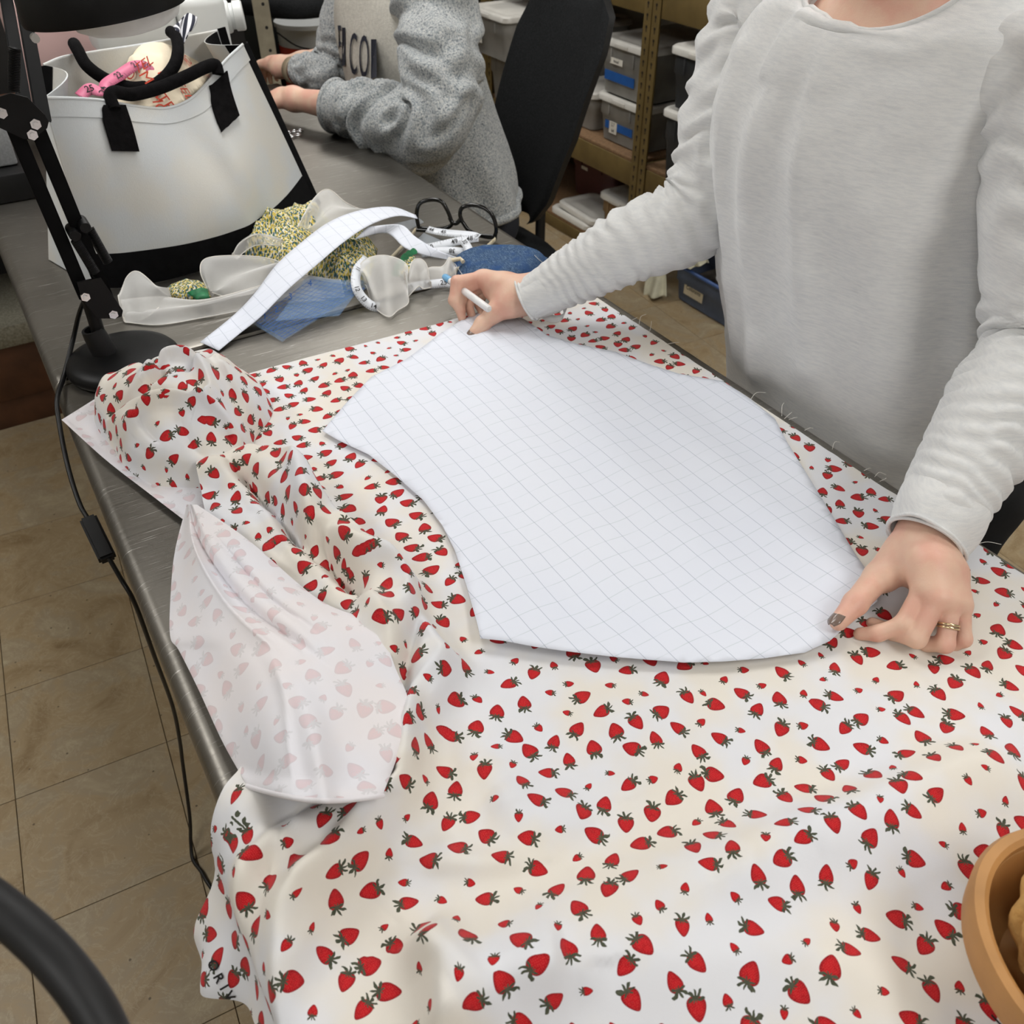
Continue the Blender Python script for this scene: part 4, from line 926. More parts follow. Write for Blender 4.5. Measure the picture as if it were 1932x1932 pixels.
# things inside the bag
def heap(name, outline_px, z0, H, m, parent=None, step=0.006, seed=0.0, freq=18, amp=0.35, th=None, edge=0.04, floor_z=None):
    def zf(x, y, dB):
        d = sstep(dB, 0.0, edge); n1 = fnoise(x, y, freq, seed); n2 = 1 - np.abs(2 * fnoise(x, y, freq * 1.3, seed + 3)) * 2
        return z0 + H * d ** 0.6 * (1 + amp * 2 * n1) + H * 0.35 * amp * 2 * n2 * d
    o = poly_sheet(name, outline_px, step, zf, m, parent, z0, 0.001)
    return o
mot = heap('printed_scarf', [(212, 190), (232, 165), (262, 150), (318, 135), (350, 118), (385, 122), (396, 138), (382, 165), (340, 198), (280, 208), (230, 202)], 1.176, 0.058, MAT['cream_fabric'], seed=4, freq=11, edge=0.06)
tag(mot, 'cream cloth with orange-red lettering stuffed in the tote bag', 'cloth'); 
def drop(o, px, py):
    """point of object o seen at the photo position"""
    bpy.context.view_layer.update()
    d = Vector(ray(px, py)).normalized(); mi = o.matrix_world.inverted(); ok, loc, nor, _ = o.ray_cast(mi @ Vector(_C), (mi.to_3x3() @ d).normalized())
    if not ok: return None, None
    return np.array((o.matrix_world @ loc)[:]), np.array((o.matrix_world.to_3x3() @ nor).normalized()[:])
def text_drop(name, s, size, o, px, py, ang, m, parent, lift=0.0012, bold=0.0):
    p, n = drop(o, px, py)
    if p is None: return None
    q, _ = drop(o, px + 6 * math.cos(ang), py + 6 * math.sin(ang)); r = (q - p) if q is not None else _rt
    r = r - n * (r @ n); u = np.cross(n, r)
    if n @ (_C - p) < 0: n = -n; u = -u
    return text_on(name, s, size, p, r, u, m, parent, lift, bold=bold)
for s, px, py, a in (('MOTEL', 258, 136, -0.5), ('MOTEL', 300, 180, 0.9), ('TEL', 345, 172, 1.0), ('MO', 352, 118, -1.1), ('MO', 298, 198, 1.2), ('TE', 312, 146, -0.5), ('OT', 222, 172, 0.2), ('MO', 382, 140, 0.6)):
    text_drop('lettering', s, 0.027, mot, px, py, a, MAT['red_ink'], mot, 0.004)
def ribbon(name, ctr, width, m, parent=None, up=(0, 0, 1), n=60, th=0.0006, tilt=None):
    """flat band along 3-D points; tilt = list of roll angles"""
    c = spline(ctr, n); T, N, Bb = frames(c); ups = np.array(up, float); G_ = np.zeros((n, 2, 3))
    tl = np.interp(np.linspace(0, 1, n), np.linspace(0, 1, len(tilt)), tilt) if tilt else np.zeros(n)
    for i in range(n):
        fn_ = _C - c[i]; fn_ = fn_ / np.linalg.norm(fn_) * 0.8 + ups * 0.5; s = np.cross(T[i], fn_); s /= np.linalg.norm(s) + 1e-9; u2 = np.cross(s, T[i]); w_ = s * math.cos(tl[i]) + u2 * math.sin(tl[i])
        G_[i, 0] = c[i] - w_ * width / 2; G_[i, 1] = c[i] + w_ * width / 2
    G_ = np.stack([G_[:, 0] * (1 - q) + G_[:, 1] * q for q in (0, 0.5, 1)], 1)
    V, Fc = solid_sheet(G_.reshape(-1, 3), th, n, 3); o = mesh(name, V, Fc, m, parent); o['_'] = 0
    del o['_']; return o, G_
def band_text(G_, items, size, m, parent, name='numeral', off=0.0011, flip=False):
    n = len(G_)
    for s, t in items:
        i = min(n - 2, max(1, int(t * (n - 1)))); p = G_[i, 1]; al = G_[i + 1, 1] - G_[i - 1, 1]; ac = G_[i, 2] - G_[i, 0]; nn = np.cross(al, ac); nn /= np.linalg.norm(nn)
        if nn @ (_C - p) < 0: ac = -ac; nn = -nn
        if flip: al, ac = -al, -ac
        text_on(name, s, size, p + nn * off, al, ac, m, parent, 0.0006, bold=0.015)
def ticks(G_, count, m, parent, name='tick_marks', side=2):
    Vs, Fs = [], []; n = len(G_)
    for k_ in range(count):
        f = (k_ + 0.5) / count * (n - 2); i = int(f); u = f - i; p = G_[i] * (1 - u) + G_[i + 1] * u; al = G_[i + 1, 1] - G_[i, 1]; al = al / (np.linalg.norm(al) + 1e-9) * 0.00022
        e0 = p[side]; e1 = p[side] + (p[1] - p[side]) * (0.9 if k_ % 8 == 0 else 0.35); nn = np.cross(al, e1 - e0); nn = nn / (np.linalg.norm(nn) + 1e-12)
        if nn @ (_C - e0) < 0: nn = -nn
        nn = nn * 0.0009; b0 = len(Vs); Vs += [e0 - al + nn, e0 + al + nn, e1 + al + nn, e1 - al + nn]; Fs.append([b0, b0 + 1, b0 + 2, b0 + 3])
    mesh(name, Vs, Fs, m, parent, smooth=False)
pt, Gp_ = ribbon('measuring_tape', [Q(150, 182, 1.70), Q(170, 168, 1.71), Q(192, 174, 1.70), Q(200, 158, 1.715), Q(225, 142, 1.74), Q(252, 124, 1.76), Q(270, 120, 1.77), Q(284, 128, 1.765), Q(280, 138, 1.755)], 0.019, MAT['tape_pink'], tilt=[0.2, -0.2, 0.5, 0.1, -0.1, 0.0, 0.5, 0.9, 0.9])
tag(pt, 'pink measuring tape curling out of the tote bag', 'measuring tape'); band_text(Gp_, [('25', 0.12), ('24', 0.3), ('22', 0.5), ('21', 0.66), ('20', 0.8)], 0.015, MAT['ink'], pt); ticks(Gp_, 60, MAT['ink'], pt)
# striped navy scarf end poking over the bag rim
G_ = patch([Q(318, 62, 1.86), Q(335, 45, 1.88), Q(352, 26, 1.9), Q(372, 34, 1.9)], [Q(330, 60, 1.84), Q(340, 72, 1.84), Q(346, 84, 1.84), Q(358, 60, 1.85)], 20, 14, lambda u, v: 0.012 * np.sin(u * 9) * np.sin(np.pi * v), (0.3, -0.8, 0.4))
V, Fc = solid_sheet(G_.reshape(-1, 3), 0.002, 14, 20); uvq = np.tile(np.stack(np.meshgrid(np.linspace(0, .06, 20), np.linspace(0, .1, 14)), 2).reshape(-1, 2), (2, 1))
st_ = mesh('striped_scarf', V, Fc, MAT['navy_stripe'], None, uv=uvq); tag(st_, 'navy and white striped cloth end poking out beneath the lamp shade', 'cloth')
# ---------------------------------------------------------------- loose things on the far table
def S3(pts): return [P(x, y, TZ + z) for x, y, z in pts]
def cloth_patch(name, A, Bc, nu, nv, m, bul=None, parent=None, th=0.0008, uvs=1.0):
    G_ = patch(S3(A), S3(Bc), nu, nv, bul, (0, 0, 1)); G_[..., 2] = np.maximum(G_[..., 2], TZ + 0.0012)
    uv0 = relax_step(G_, G_[..., :2].copy(), 60).reshape(-1, 2) * uvs
    if th == 0: return mesh(name, G_.reshape(-1, 3), grid_faces(nv, nu), m, parent, uv=uv0)
    V, Fc = solid_sheet(G_.reshape(-1, 3), th, nv, nu)
    return mesh(name, V, Fc, m, parent, uv=np.vstack([uv0, uv0]))
# paper strip arching over the scraps
A = [(378, 646, .004), (440, 596, .012), (480, 555, .03), (520, 502, .055), (560, 465, .072), (620, 420, .085), (680, 397, .08), (740, 391, .062), (784, 406, .045)]
Bq = [(413, 662, .003), (452, 630, .010), (492, 598, .025), (545, 545, .05), (600, 498, .068), (650, 456, .082), (700, 424, .08), (750, 408, .062), (788, 413, .045)]
o = cloth_patch('paper_strip', A, Bq, 60, 8, MAT['pattern_paper']); tag(o, 'narrow white gridded paper strip arching over the fabric scraps', 'paper')
A = [(695, 428, .075), (755, 424, .065), (785, 448, .05), (830, 474, .034), (878, 490, .018)]; Bq = [(668, 452, .07), (728, 440, .055), (764, 468, .04), (802, 482, .028), (868, 494, .016)]
o = cloth_patch('paper_strip', A, Bq, 36, 8, MAT['pattern_paper']); tag(o, 'white gridded paper strip end curling down beside the glasses', 'paper')
# floral cotton scraps
fl1 = heap('floral_scrap', [(458, 492), (470, 470), (500, 452), (540, 440), (548, 425), (600, 426), (628, 424), (610, 460), (570, 500), (540, 508), (490, 500)], TZ + 0.002, 0.05, MAT['floral_cotton'], seed=5, freq=24, edge=0.03)
tag(fl1, 'yellow and green floral cotton heaped against the tote bag', 'fabric scrap')
fl2 = heap('floral_scrap', [(580, 518), (600, 500), (640, 470), (690, 452), (712, 470), (704, 510), (690, 545), (640, 552), (600, 530)], TZ + 0.002, 0.045, MAT['floral_cotton'], seed=6, freq=24, edge=0.03)
tag(fl2, 'floral cotton scrap lying under the paper strip beside the blue film', 'fabric scrap')
fl3 = heap('floral_scrap', [(312, 545), (340, 536), (390, 536), (398, 560), (350, 566), (322, 560)], TZ + 0.002, 0.02, MAT['floral_cotton'], seed=7, freq=24, edge=0.02)
tag(fl3, 'small floral cotton scrap peeking from the sheer cloth', 'fabric scrap')
g3 = heap('green_trim', [(352, 552), (392, 545), (396, 562), (372, 566)], TZ + 0.022, 0.006, MAT['green_ribbon'], seed=8, freq=60, edge=0.01); tag(g3, 'emerald green trim on the small floral scrap', 'ribbon')
# sheer organza
def organza(A, Bq, bul, label, nu=40, nv=26):
    o = cloth_patch('organza_scrap', A, Bq, nu, nv, MAT['organza'], bul, th=0); tag(o, label, 'fabric scrap', 'sheer organza scraps')
    me_ = o.data; vv = np.array([v.co[:] for v in me_.vertices]) + ORG[o.name]; g2 = vv.reshape(nv, nu, 3)
    for row in (g2[0], g2[-1], g2[:, 0], g2[:, -1]): tube('rolled_hem', row, 0.0009, MAT['thread_white'], o, seg=5)
    return o
organza([(226, 560, .03), (240, 522, .045), (262, 513, .05), (300, 545, .035), (322, 561, .02)], [(234, 606, .004), (250, 606, .004), (275, 600, .01), (300, 580, .015), (324, 566, .016)], lambda u, v: 0.02 * np.sin(np.pi * v), 'sheer white organza loop standing by the lamp base')
organza([(230, 566, .02), (300, 560, .022), (380, 566, .026), (470, 545, .03), (560, 520, .03), (640, 530, .02)], [(236, 608, .003), (300, 613, .003), (380, 600, .003), (460, 585, .004), (540, 566, .004), (650, 560, .004)], lambda u, v: 0.007 * np.sin(v * 9 + u * 5) * np.sin(np.pi * v) + 0.008 * np.sin(np.pi * v), 'long sheer white organza length lying along the table seam', 60, 30)
organza([(392, 546, .02), (378, 512, .045), (388, 488, .06), (440, 482, .06), (500, 486, .05), (545, 500, .04)], [(400, 552, .015), (430, 560, .012), (470, 556, .014), (500, 545, .016), (525, 530, .02), (548, 510, .03)], lambda u, v: 0.012 * np.sin(v * 8 + u * 4) * np.sin(np.pi * v), 'sheer white organza puff in the middle of the scraps')
organza([(438, 486, .05), (450, 462, .065), (478, 444, .07), (508, 446, .06), (536, 458, .05)], [(446, 490, .045), (460, 476, .05), (480, 464, .05), (505, 462, .05), (530, 464, .046)], lambda u, v: 0.01 * np.sin(np.pi * v), 'sheer organza rim curling up in front of the bag base')
organza([(562, 428, .05), (588, 380, .07), (618, 357, .08), (656, 384, .06), (700, 402, .03)], [(570, 436, .03), (600, 438, .03), (630, 436, .03), (660, 428, .03), (700, 410, .025)], lambda u, v: 0.012 * np.sin(v * 7 + u * 6) * np.sin(np.pi * v), 'sheer organza peak standing beside the tote bag corner')
bw = organza([(686, 548, .01), (676, 510, .04), (692, 488, .055), (730, 482, .055), (768, 500, .04), (764, 540, .02)], [(700, 570, .004), (712, 585, .003), (734, 598, .003), (750, 586, .004), (770, 572, .006), (768, 548, .016)], lambda u, v: 0.02 * np.sin(np.pi * v) + 0.012 * np.sin(u * 14) * np.sin(np.pi * v), 'white organza bow on the table near the pen hand')
organza([(765, 560, .004), (775, 500, .04), (790, 488, .05), (805, 500, .04), (812, 540, .01)], [(768, 562, .003), (784, 545, .01), (792, 540, .012), (800, 545, .01), (814, 542, .008)], lambda u, v: 0.01 * np.sin(np.pi * v), 'small sheer organza loop beside the green leaf trim')
organza([(790, 520, .02), (830, 500, .03), (850, 490, .03), (862, 505, .02)], [(795, 540, .004), (825, 540, .004), (845, 535, .006), (860, 520, .01)], lambda u, v: 0.01 * np.sin(np.pi * v) + 0.005 * np.sin(u * 12), 'crumpled sheer organza under the denim edge')
# green leaf trim
bmv = []; bmf = []
lt = thing('leaf_trim', 'strip of emerald leaf trim on floral ground near the white bow', 'ribbon', tuple(P(755, 500, TZ)))
G_ = patch(S3([(745, 520, .02), (752, 498, .035), (768, 478, .04)]), S3([(768, 528, .012), (774, 505, .03), (784, 486, .034)]), 14, 6); V, Fc = solid_sheet(G_.reshape(-1, 3), 0.001, 6, 14); mesh('backing', V, Fc, MAT['floral_cotton'], lt, uv=np.asarray(V)[:, :2])
for (x, y, z) in [(746, 515, .03), (750, 503, .038), (757, 493, .042), (764, 484, .045), (772, 478, .046), (780, 474, .044)]:
    c = P(x, y, TZ + z); q = []
    for t in np.linspace(0, 2 * math.pi, 13)[:-1]: q.append(c + _rt * 0.007 * math.cos(t) * (1 - 0.4 * math.sin(t)) + _up * 0.006 * math.sin(t))
    V, Fc = plate_geo(q, _fw * 0.001); mesh('leaf', V, Fc, MAT['green_ribbon'], lt, smooth=False)
# blue quilting ruler film with printed lines
rl = thing('quilting_ruler', 'clear blue gridded plastic ruler sheet across the table seam', 'ruler', tuple(P(570, 590, TZ)))
def film(name, poly, m, parent, th=0.0015):
    V, Fc = plate_geo([P(x, y, TZ + z) for x, y, z in poly], (0, 0, th)); return mesh(name, V, Fc, m, parent, smooth=False)
film('film_sheet', [(472, 608, .012), (505, 575, .022), (585, 522, .04), (700, 540, .022), (532, 645, .003)], MAT['ruler_film'], rl)
film('folded_film', [(520, 606, .020), (575, 528, .046), (690, 530, .030), (640, 596, .012)], MAT['ruler_film'], rl, 0.001)
def lerp4(a, b, c, d, u, v): return (np.array(a) * (1 - u) + np.array(b) * u) * (1 - v) + (np.array(d) * (1 - u) + np.array(c) * u) * v
qa, qb, qc, qd = [P(x, y, TZ + z + .0028) for x, y, z in ((474, 608, .012), (585, 524, .041), (697, 541, .023), (533, 643, .004))]
for k in range(12):
    v = (k + 0.5) / 12; tube('grid_line', [lerp4(qa, qb, qc, qd, u, v) for u in np.linspace(0.03, .97, 5)], 0.00042, MAT['ruler_line'], rl, seg=4)
for k in range(14):
    u = (k + 0.5) / 14; tube('grid_line', [lerp4(qa, qb, qc, qd, u, v) for v in np.linspace(0.03, .97, 5)], 0.00042, MAT['ruler_line'], rl, seg=4)
for s, x, y, z in (('1', 500, 598, .016), ('2', 522, 584, .024), ('3', 548, 560, .034), ('4', 585, 535, .04)):
    text_on('numeral', s, 0.015, P(x, y, TZ + z + .004), _rt, (_up[0], _up[1], _up[2]), MAT['blue_tape'], rl, 0.0006)
fg = film('film_offcut', [(770, 470, .004), (800, 440, .012), (865, 470, .008), (830, 486, .004)], MAT['film_grey'], None); tag(fg, 'clear grey plastic film offcut under the white measuring tape', 'plastic film')
fg2 = film('film_offcut', [(725, 428, .03), (790, 412, .02), (800, 420, .012), (760, 440, .012)], MAT['film_grey'], None); tag(fg2, 'clear grey plastic film offcut behind the paper strip end', 'plastic film')
# white measuring tape in coils
wt = thing('measuring_tape', 'white measuring tape with black numerals coiled beside the glasses', 'measuring tape', tuple(P(830, 470, TZ)))
def tape(pts, tilt, nums, size=0.011, nt=26, flip=False):
    o, G_ = ribbon('tape_length', S3(pts), 0.0165, MAT['tape_white'], wt, tilt=tilt, n=44); band_text(G_, nums, size, MAT['ink'], wt, flip=flip); ticks(G_, nt, MAT['ink'], wt)
tape([(693, 487, .05), (674, 510, .045), (672, 540, .035), (684, 562, .02), (700, 576, .010), (716, 580, .006)], [0.3, 0.3, 0.2, 0.0, -0.1, -0.2], [('11', .2), ('12', .45), ('13', .65), ('14', .88)])
tape([(765, 545, .012), (785, 540, .012), (815, 536, .012), (840, 534, .012), (866, 536, .012)], [0.0, 0.0, 0.0, 0.0, 0.0], [('23', .12), ('24', .42), ('25', .74)], 0.012)
tape([(806, 432, .02), (822, 436, .02), (850, 440, .02), (890, 444, .02), (903, 447, .022)], [0.2, 0.3, 0.2, 0.1, 0.2], [('44', .15), ('45', .4), ('47', .9)], flip=False)
tape([(903, 449, .02), (880, 452, .016), (850, 458, .014), (815, 466, .012), (800, 468, .014)], [-0.2, -0.1, 0.0, 0.0, 0.0], [('48', .2), ('49', .45), ('50', .8)], 0.013, flip=True)
tape([(872, 452, .03), (880, 462, .026), (886, 474, .022), (892, 486, .016), (898, 494, .008)], [0.2, 0.1, 0.0, 0.0, 0.0], [('32', .15), ('69', .75)], 0.012)
tape([(795, 478, .008), (830, 474, .01), (860, 474, .01), (880, 476, .012)], [0.1, 0.0, 0.0, 0.0], [('39', .25), ('38', .6)], 0.012, flip=True)
# eyeglasses
gl_ = thing('eyeglasses', 'black framed eyeglasses with cream temples resting on the measuring tape', 'eyeglasses', tuple(P(860, 440, TZ)))
YG = P(795, 432, TZ + .018)[1]
gA, gB = P(788, 438, TZ + .004), P(936, 452, TZ + .004)
def gp(px, py):       # point on the plane of the front frame
    n = np.cross(gB - gA, np.array([0.05, 0.18, 1.0])); d = ray(px, py); return _C + d * (((gA - _C) @ n) / (d @ n))
rims = [[(790, 430), (786, 405), (792, 384), (812, 377), (832, 380), (843, 395), (850, 412), (852, 424), (838, 431), (812, 432)], [(872, 418), (868, 405), (872, 392), (890, 387), (912, 392), (928, 405), (936, 428), (932, 446), (912, 446), (886, 436)]]
for r_ in rims:
    loop = spline([gp(*q) for q in r_ + r_[:1]], 60)[:-1]; tube('rim', loop, 0.0040, MAT['frame_black'], gl_, seg=10, closed=True)
    ctr = loop.mean(0); V = list(loop) + [ctr]; mesh('lens', V, [[i, (i + 1) % 59, 59] for i in range(59)], MAT['clear_lens'], gl_, smooth=False)
tube('bridge', spline([gp(848, 410), gp(854, 420), gp(862, 421), gp(870, 412)], 12), 0.0042, MAT['frame_black'], gl_, seg=10)
def temple(a, b, c):
    for (n_, s, e, w_, m_) in (('temple', a, b, 0.0036, 'frame_cream'), ('temple_tip', b, c, 0.0034, 'frame_cream')):
        tube(n_, [s, (s + e) / 2, e], w_, MAT[m_], gl_, seg=8, sx=0.6, sy=1.3)
    tube('hinge_end', [gp(*((788, 434) if a[0] < 0.65 else (935, 446))), a], 0.0034, MAT['frame_black'], gl_, seg=8)
    lathe('rivet', [(0, -0.001), (0.0014, -0.001), (0.0014, 0.001), (0, 0.001)], a * 0.85 + b * 0.15 + np.array([-0.002, -0.003, 0.003]), MAT['brass'], gl_, axis=(0, -1, 0.6), seg=10)
temple(P(784, 434, TZ + .010), P(768, 455, TZ + .008), P(735, 490, TZ + .006)); temple(P(934, 452, TZ + .010), P(905, 478, TZ + .012), P(848, 520, TZ + .01))
tube('temple_tip', [P(848, 492, TZ + .03), P(868, 488, TZ + .03), P(874, 494, TZ + .028)], 0.004, MAT['frame_cream'], gl_, seg=8)
# denim piece
dn = heap('denim_scrap', [(848, 503), (852, 492), (875, 482), (910, 474), (965, 474), (1005, 480), (1036, 490), (1038, 505), (1010, 530), (950, 545), (880, 535), (858, 522)], TZ + 0.002, 0.024, MAT['denim'], seed=9, freq=9, edge=0.03, amp=0.15)
tag(dn, 'folded blue denim piece under the pen hand', 'fabric scrap')
for pts in ([(853, 500), (860, 512), (868, 524)], [(858, 498), (866, 510), (874, 522)], [(1008, 482), (1018, 492), (1030, 500)]):
    q = [drop(dn, x, y)[0] for x, y in pts]
    if all(v is not None for v in q): tube('stitching', spline([v + np.array([0, 0, .001]) for v in q], 12), 0.0007, MAT['denim_thread'], dn, seg=5)
for i, (x, y) in enumerate([(545, 250), (555, 247), (566, 246), (549, 257), (562, 254)]):
    c = P(x, y, TZ + 0.003 + 0.003 * (i > 2)); th_ = np.linspace(0, 2 * math.pi, 25)[:-1]; ringp = np.stack([c[0] + 0.0075 * np.cos(th_), c[1] + 0.0075 * np.sin(th_), np.full(24, c[2])], 1)
    o = tube('metal_ring', ringp, 0.0018, MAT['bright_steel'], None, seg=8, closed=True); tag(o, 'small shiny steel ring in the cluster beside the tote bag', 'ring', 'steel rings on the far table')

# ---------------------------------------------------------------- machine and boxes behind the bag
sm_ = thing('sewing_machine', 'white sewing machine with round handwheel behind the tote bag', 'sewing machine', (0.40, 2.15, TZ))
box('bed', (0.28, 2.06, TZ + 0.001), (0.60, 2.24, TZ + 0.075), MAT['white_plastic'], sm_, 0.012, 3); box('pillar', (0.475, 2.07, TZ + 0.076), (0.575, 2.23, TZ + 0.36), MAT['white_plastic'], sm_, 0.02, 4)
box('arm', (0.31, 2.08, TZ + 0.255), (0.474, 2.22, TZ + 0.36), MAT['white_plastic'], sm_, 0.025, 4); box('needle_head', (0.31, 2.10, TZ + 0.14), (0.37, 2.20, TZ + 0.254), MAT['white_plastic'], sm_, 0.012, 3)
tube('needle_bar', [(0.34, 2.15, TZ + 0.085), (0.34, 2.15, TZ + 0.139)], 0.003, MAT['bright_steel'], sm_)
wc = Q(425, 32, 2.13); lathe('handwheel', [(0, -0.02), (0.022, -0.02), (0.030, -0.014), (0.032, 0.004), (0.030, 0.010), (0.025, 0.012), (0.025, 0.018), (0.029, 0.020), (0.029, 0.036), (0.026, 0.039), (0, 0.039)], wc, MAT['white_plastic'], sm_, axis=(0.95, -0.3, 0.05), seg=36)
pk = thing('storage_box', 'pale pink plastic box behind the tote bag and lamp', 'box', (0.31, 2.45, TZ))
box('body', (0.19, 2.35, TZ + 0.001), (0.44, 2.58, TZ + 0.195), MAT['pink_plastic'], pk, 0.01, 3); box('lid', (0.185, 2.345, TZ + 0.197), (0.445, 2.585, TZ + 0.34), MAT['pink_plastic'], pk, 0.012, 3)
gb = thing('fabric_box', 'grey speckled box at the end of the far table', 'box', (-0.02, 2.42, TZ))
box('body', (0.012, 2.2, TZ + 0.06), (0.10, 2.33, TZ + 0.23), MAT['grey_speckle'], gb, 0.006, 2); box('base_tray', (0.012, 2.15, TZ + 0.001), (0.12, 2.33, TZ + 0.058), MAT['black_plastic'], gb, 0.004, 2)
# ---------------------------------------------------------------- shelving along the right-hand wall
XS = 2.255; XB = 2.74
def shelf_unit(label, y0, y1):
    t = thing('shelving_unit', label, 'shelving', ((XS + XB) / 2, (y0 + y1) / 2, 0), 'olive boltless shelving')
    hole = MAT['dark_recess']
    for x in (XS, XB - 0.04):
        for yy in (y0, y1 - 0.04):
            p_ = bm_mesh('post', box_bm((x, yy, 0), (x + 0.003, yy + 0.04, 1.9), bm=box_bm((x + 0.003, yy if yy == y0 else yy + 0.037, 0), (x + 0.04, yy + 0.003 if yy == y0 else yy + 0.04, 1.9))), MAT['olive_steel'], t, smooth=False)
            if x == XS:
                Vs, Fs = [], []
                for z in np.arange(0.06, 1.3, 0.038):
                    yc = yy + 0.02; q = [(x - 0.0006, yc + 0.0055 * math.cos(a), z + 0.0055 * math.sin(a)) for a in np.linspace(0, 6.283, 9)[:-1]]
                    b0 = len(Vs); Vs += q; Fs.append(list(range(b0, b0 + 8))[::-1])
                    b0 = len(Vs); Vs += [(x - 0.0006, yc - 0.002, z - 0.017), (x - 0.0006, yc + 0.002, z - 0.017), (x - 0.0006, yc + 0.003, z), (x - 0.0006, yc - 0.003, z)]; Fs.append([b0, b0 + 3, b0 + 2, b0 + 1])
                mesh('keyholes', Vs, Fs, hole, p_ if False else t, smooth=False)
    for zt, hb in (((0.052, 0.05),) if y0 > 2 else ()) + ((0.448, 0.092), (1.06, 0.09), (1.66, 0.09)):
        for x in (XS + 0.004, XB - 0.016):
            box('beam', (x, y0 + 0.042, zt - hb), (x + 0.012, y1 - 0.042, zt), MAT['olive_steel'], t, 0.003)
        for yy in (y0 + 0.005, y1 - 0.017): box('side_beam', (XS + 0.042, yy, zt - hb), (XB - 0.042, yy + 0.012, zt), MAT['olive_steel'], t, 0.003)
        dk = box('deck', (XS + 0.010, y0 + 0.02, zt), (XB - 0.01, y1 - 0.02, zt + 0.013), MAT['chipboard'], t, 0.001)
    return t
shelf_unit('olive steel shelving bay behind the office chair', 2.735, 3.905)
shelf_unit('olive steel shelving bay behind the standing woman', 1.55, 2.728)
shelf_unit('olive steel shelving bay behind the seated person', 3.912, 4.86)
DZ = 0.462
def tub_geo(w_, d_, h_, inset=0.018, wall=0.0025):
    """tapered open tub with rounded corners, width along y, depth along x (front at x=0)"""
    def ring(z, ins, r):
        pts = []; x0, x1, y0, y1 = ins, d_ - ins, ins, w_ - ins
        for cx, cy, a0 in ((x1 - r, y1 - r, 0), (x0 + r, y1 - r, 90), (x0 + r, y0 + r, 180), (x1 - r, y0 + r, 270)):
            for k in range(6):
                a = math.radians(a0 + k * 18); pts.append((cx + r * math.cos(a), cy + r * math.sin(a), z))
        return pts
    rows = [ring(0.0, inset + 0.012, 0.02), ring(0.004, inset + 0.004, 0.028), ring(h_ * 0.55, inset * 0.75, 0.032), ring(h_ * 0.60, inset * 0.75 - 0.006, 0.034), ring(h_ - 0.01, 0.008, 0.036), ring(h_ - 0.008, 0.002, 0.038), ring(h_, 0.002, 0.038),
            ring(h_, 0.006, 0.036), ring(0.008, inset + 0.008, 0.025)]
    V = [p for r in rows for p in r]; n = 24; Fc = [list(f) for f in grid_faces(len(rows), n, wrap=True)] + [list(range(n))[::-1], [(len(rows) - 1) * n + k for k in range(n)]]
    return V, Fc
def lid_geo(w_, d_, z):
    def ring(zz, ins, r):
        pts = []; x0, x1, y0, y1 = ins, d_ - ins, ins, w_ - ins
        for cx, cy, a0 in ((x1 - r, y1 - r, 0), (x0 + r, y1 - r, 90), (x0 + r, y0 + r, 180), (x1 - r, y0 + r, 270)):
            for k in range(6):
                a = math.radians(a0 + k * 18); pts.append((cx + r * math.cos(a), cy + r * math.sin(a), zz))
        return pts
    rows = [ring(z - 0.024, -0.004, 0.04), ring(z - 0.006, -0.004, 0.04), ring(z, 0.002, 0.04), ring(z + 0.001, 0.014, 0.036), ring(z - 0.006, 0.020, 0.034), ring(z - 0.006, 0.05, 0.03), ring(z - 0.002, 0.055, 0.03)]
    V = [p for r in rows for p in r]; n = 24; Fc = [list(f) for f in grid_faces(len(rows), n, wrap=True)] + [list(range(n))[::-1], [(len(rows) - 1) * n + k for k in range(n)]]
    return V, Fc
def tote(label, x, y0, w_, z, h_, tubm, lidm, d_=0.42, name='storage_tub', lid=True, fill=True):
    t = thing(name, label, 'storage tub', (x, y0, z), 'storage tubs on the shelves')
    off = lambda g: ([np.array(v) + np.array((x, y0, z)) for v in g[0]], g[1])
    mesh('tub', *off(tub_geo(w_, d_, h_ - 0.004)), MAT[tubm], t, angle=50)
    if lid:
        l_ = mesh('lid', *off(lid_geo(w_, d_, h_ + 0.002)), MAT[lidm], t, angle=50)
        box('latch', (x - 0.008, y0 + w_ / 2 - 0.04, z + h_ - 0.022), (x - 0.003, y0 + w_ / 2 + 0.04, z + h_ - 0.006), MAT[lidm], l_, 0.002)
        ORG[l_.name] = ORG[t.name]
    for s in (0.28, 0.72):      # ribs under the rim
        box('rib', (x + 0.001, y0 + w_ * s - 0.004, z + h_ * 0.6), (x + 0.012, y0 + w_ * s + 0.004, z + h_ - 0.03), MAT[tubm], t, 0.001)
    return t
def sticker(t, x, ya, yb, za, zb, m, name='label_sticker', text=None, tsize=0.018, n=0.001):
    x = x - 0.0065; s = box(name, (x - 0.0022, ya, za), (x - 0.001, yb, zb), MAT[m], t)
    if text:
        lines = text.split('|')
        for i, l in enumerate(lines):
            text_on('handwriting', l, tsize, (x - 0.0026, (ya + yb) / 2, za + (zb - za) * (len(lines) - i - 0.5) / len(lines)), (0, -1, 0), (0, 0, 1), MAT['ink'], t, 0.0003, sx=0.9, bold=0.006)
    return s
XF = 2.212
XF0 = XF; XF = 2.298
a = tote('grey tub with white lid and number sticker, lower of the pair by the post', XF, 2.777, 0.315, DZ + 0.0005, 0.178, 'tub_grey', 'bin_lid_white')
sticker(a, XF + 0.021, 2.855, 3.035, DZ + 0.052, DZ + 0.082, 'blue_tape', 'blue_tape'); sticker(a, XF + 0.020, 2.955, 3.005, DZ + 0.038, DZ + 0.084, 'label_white', text='2.7|64', tsize=0.02)
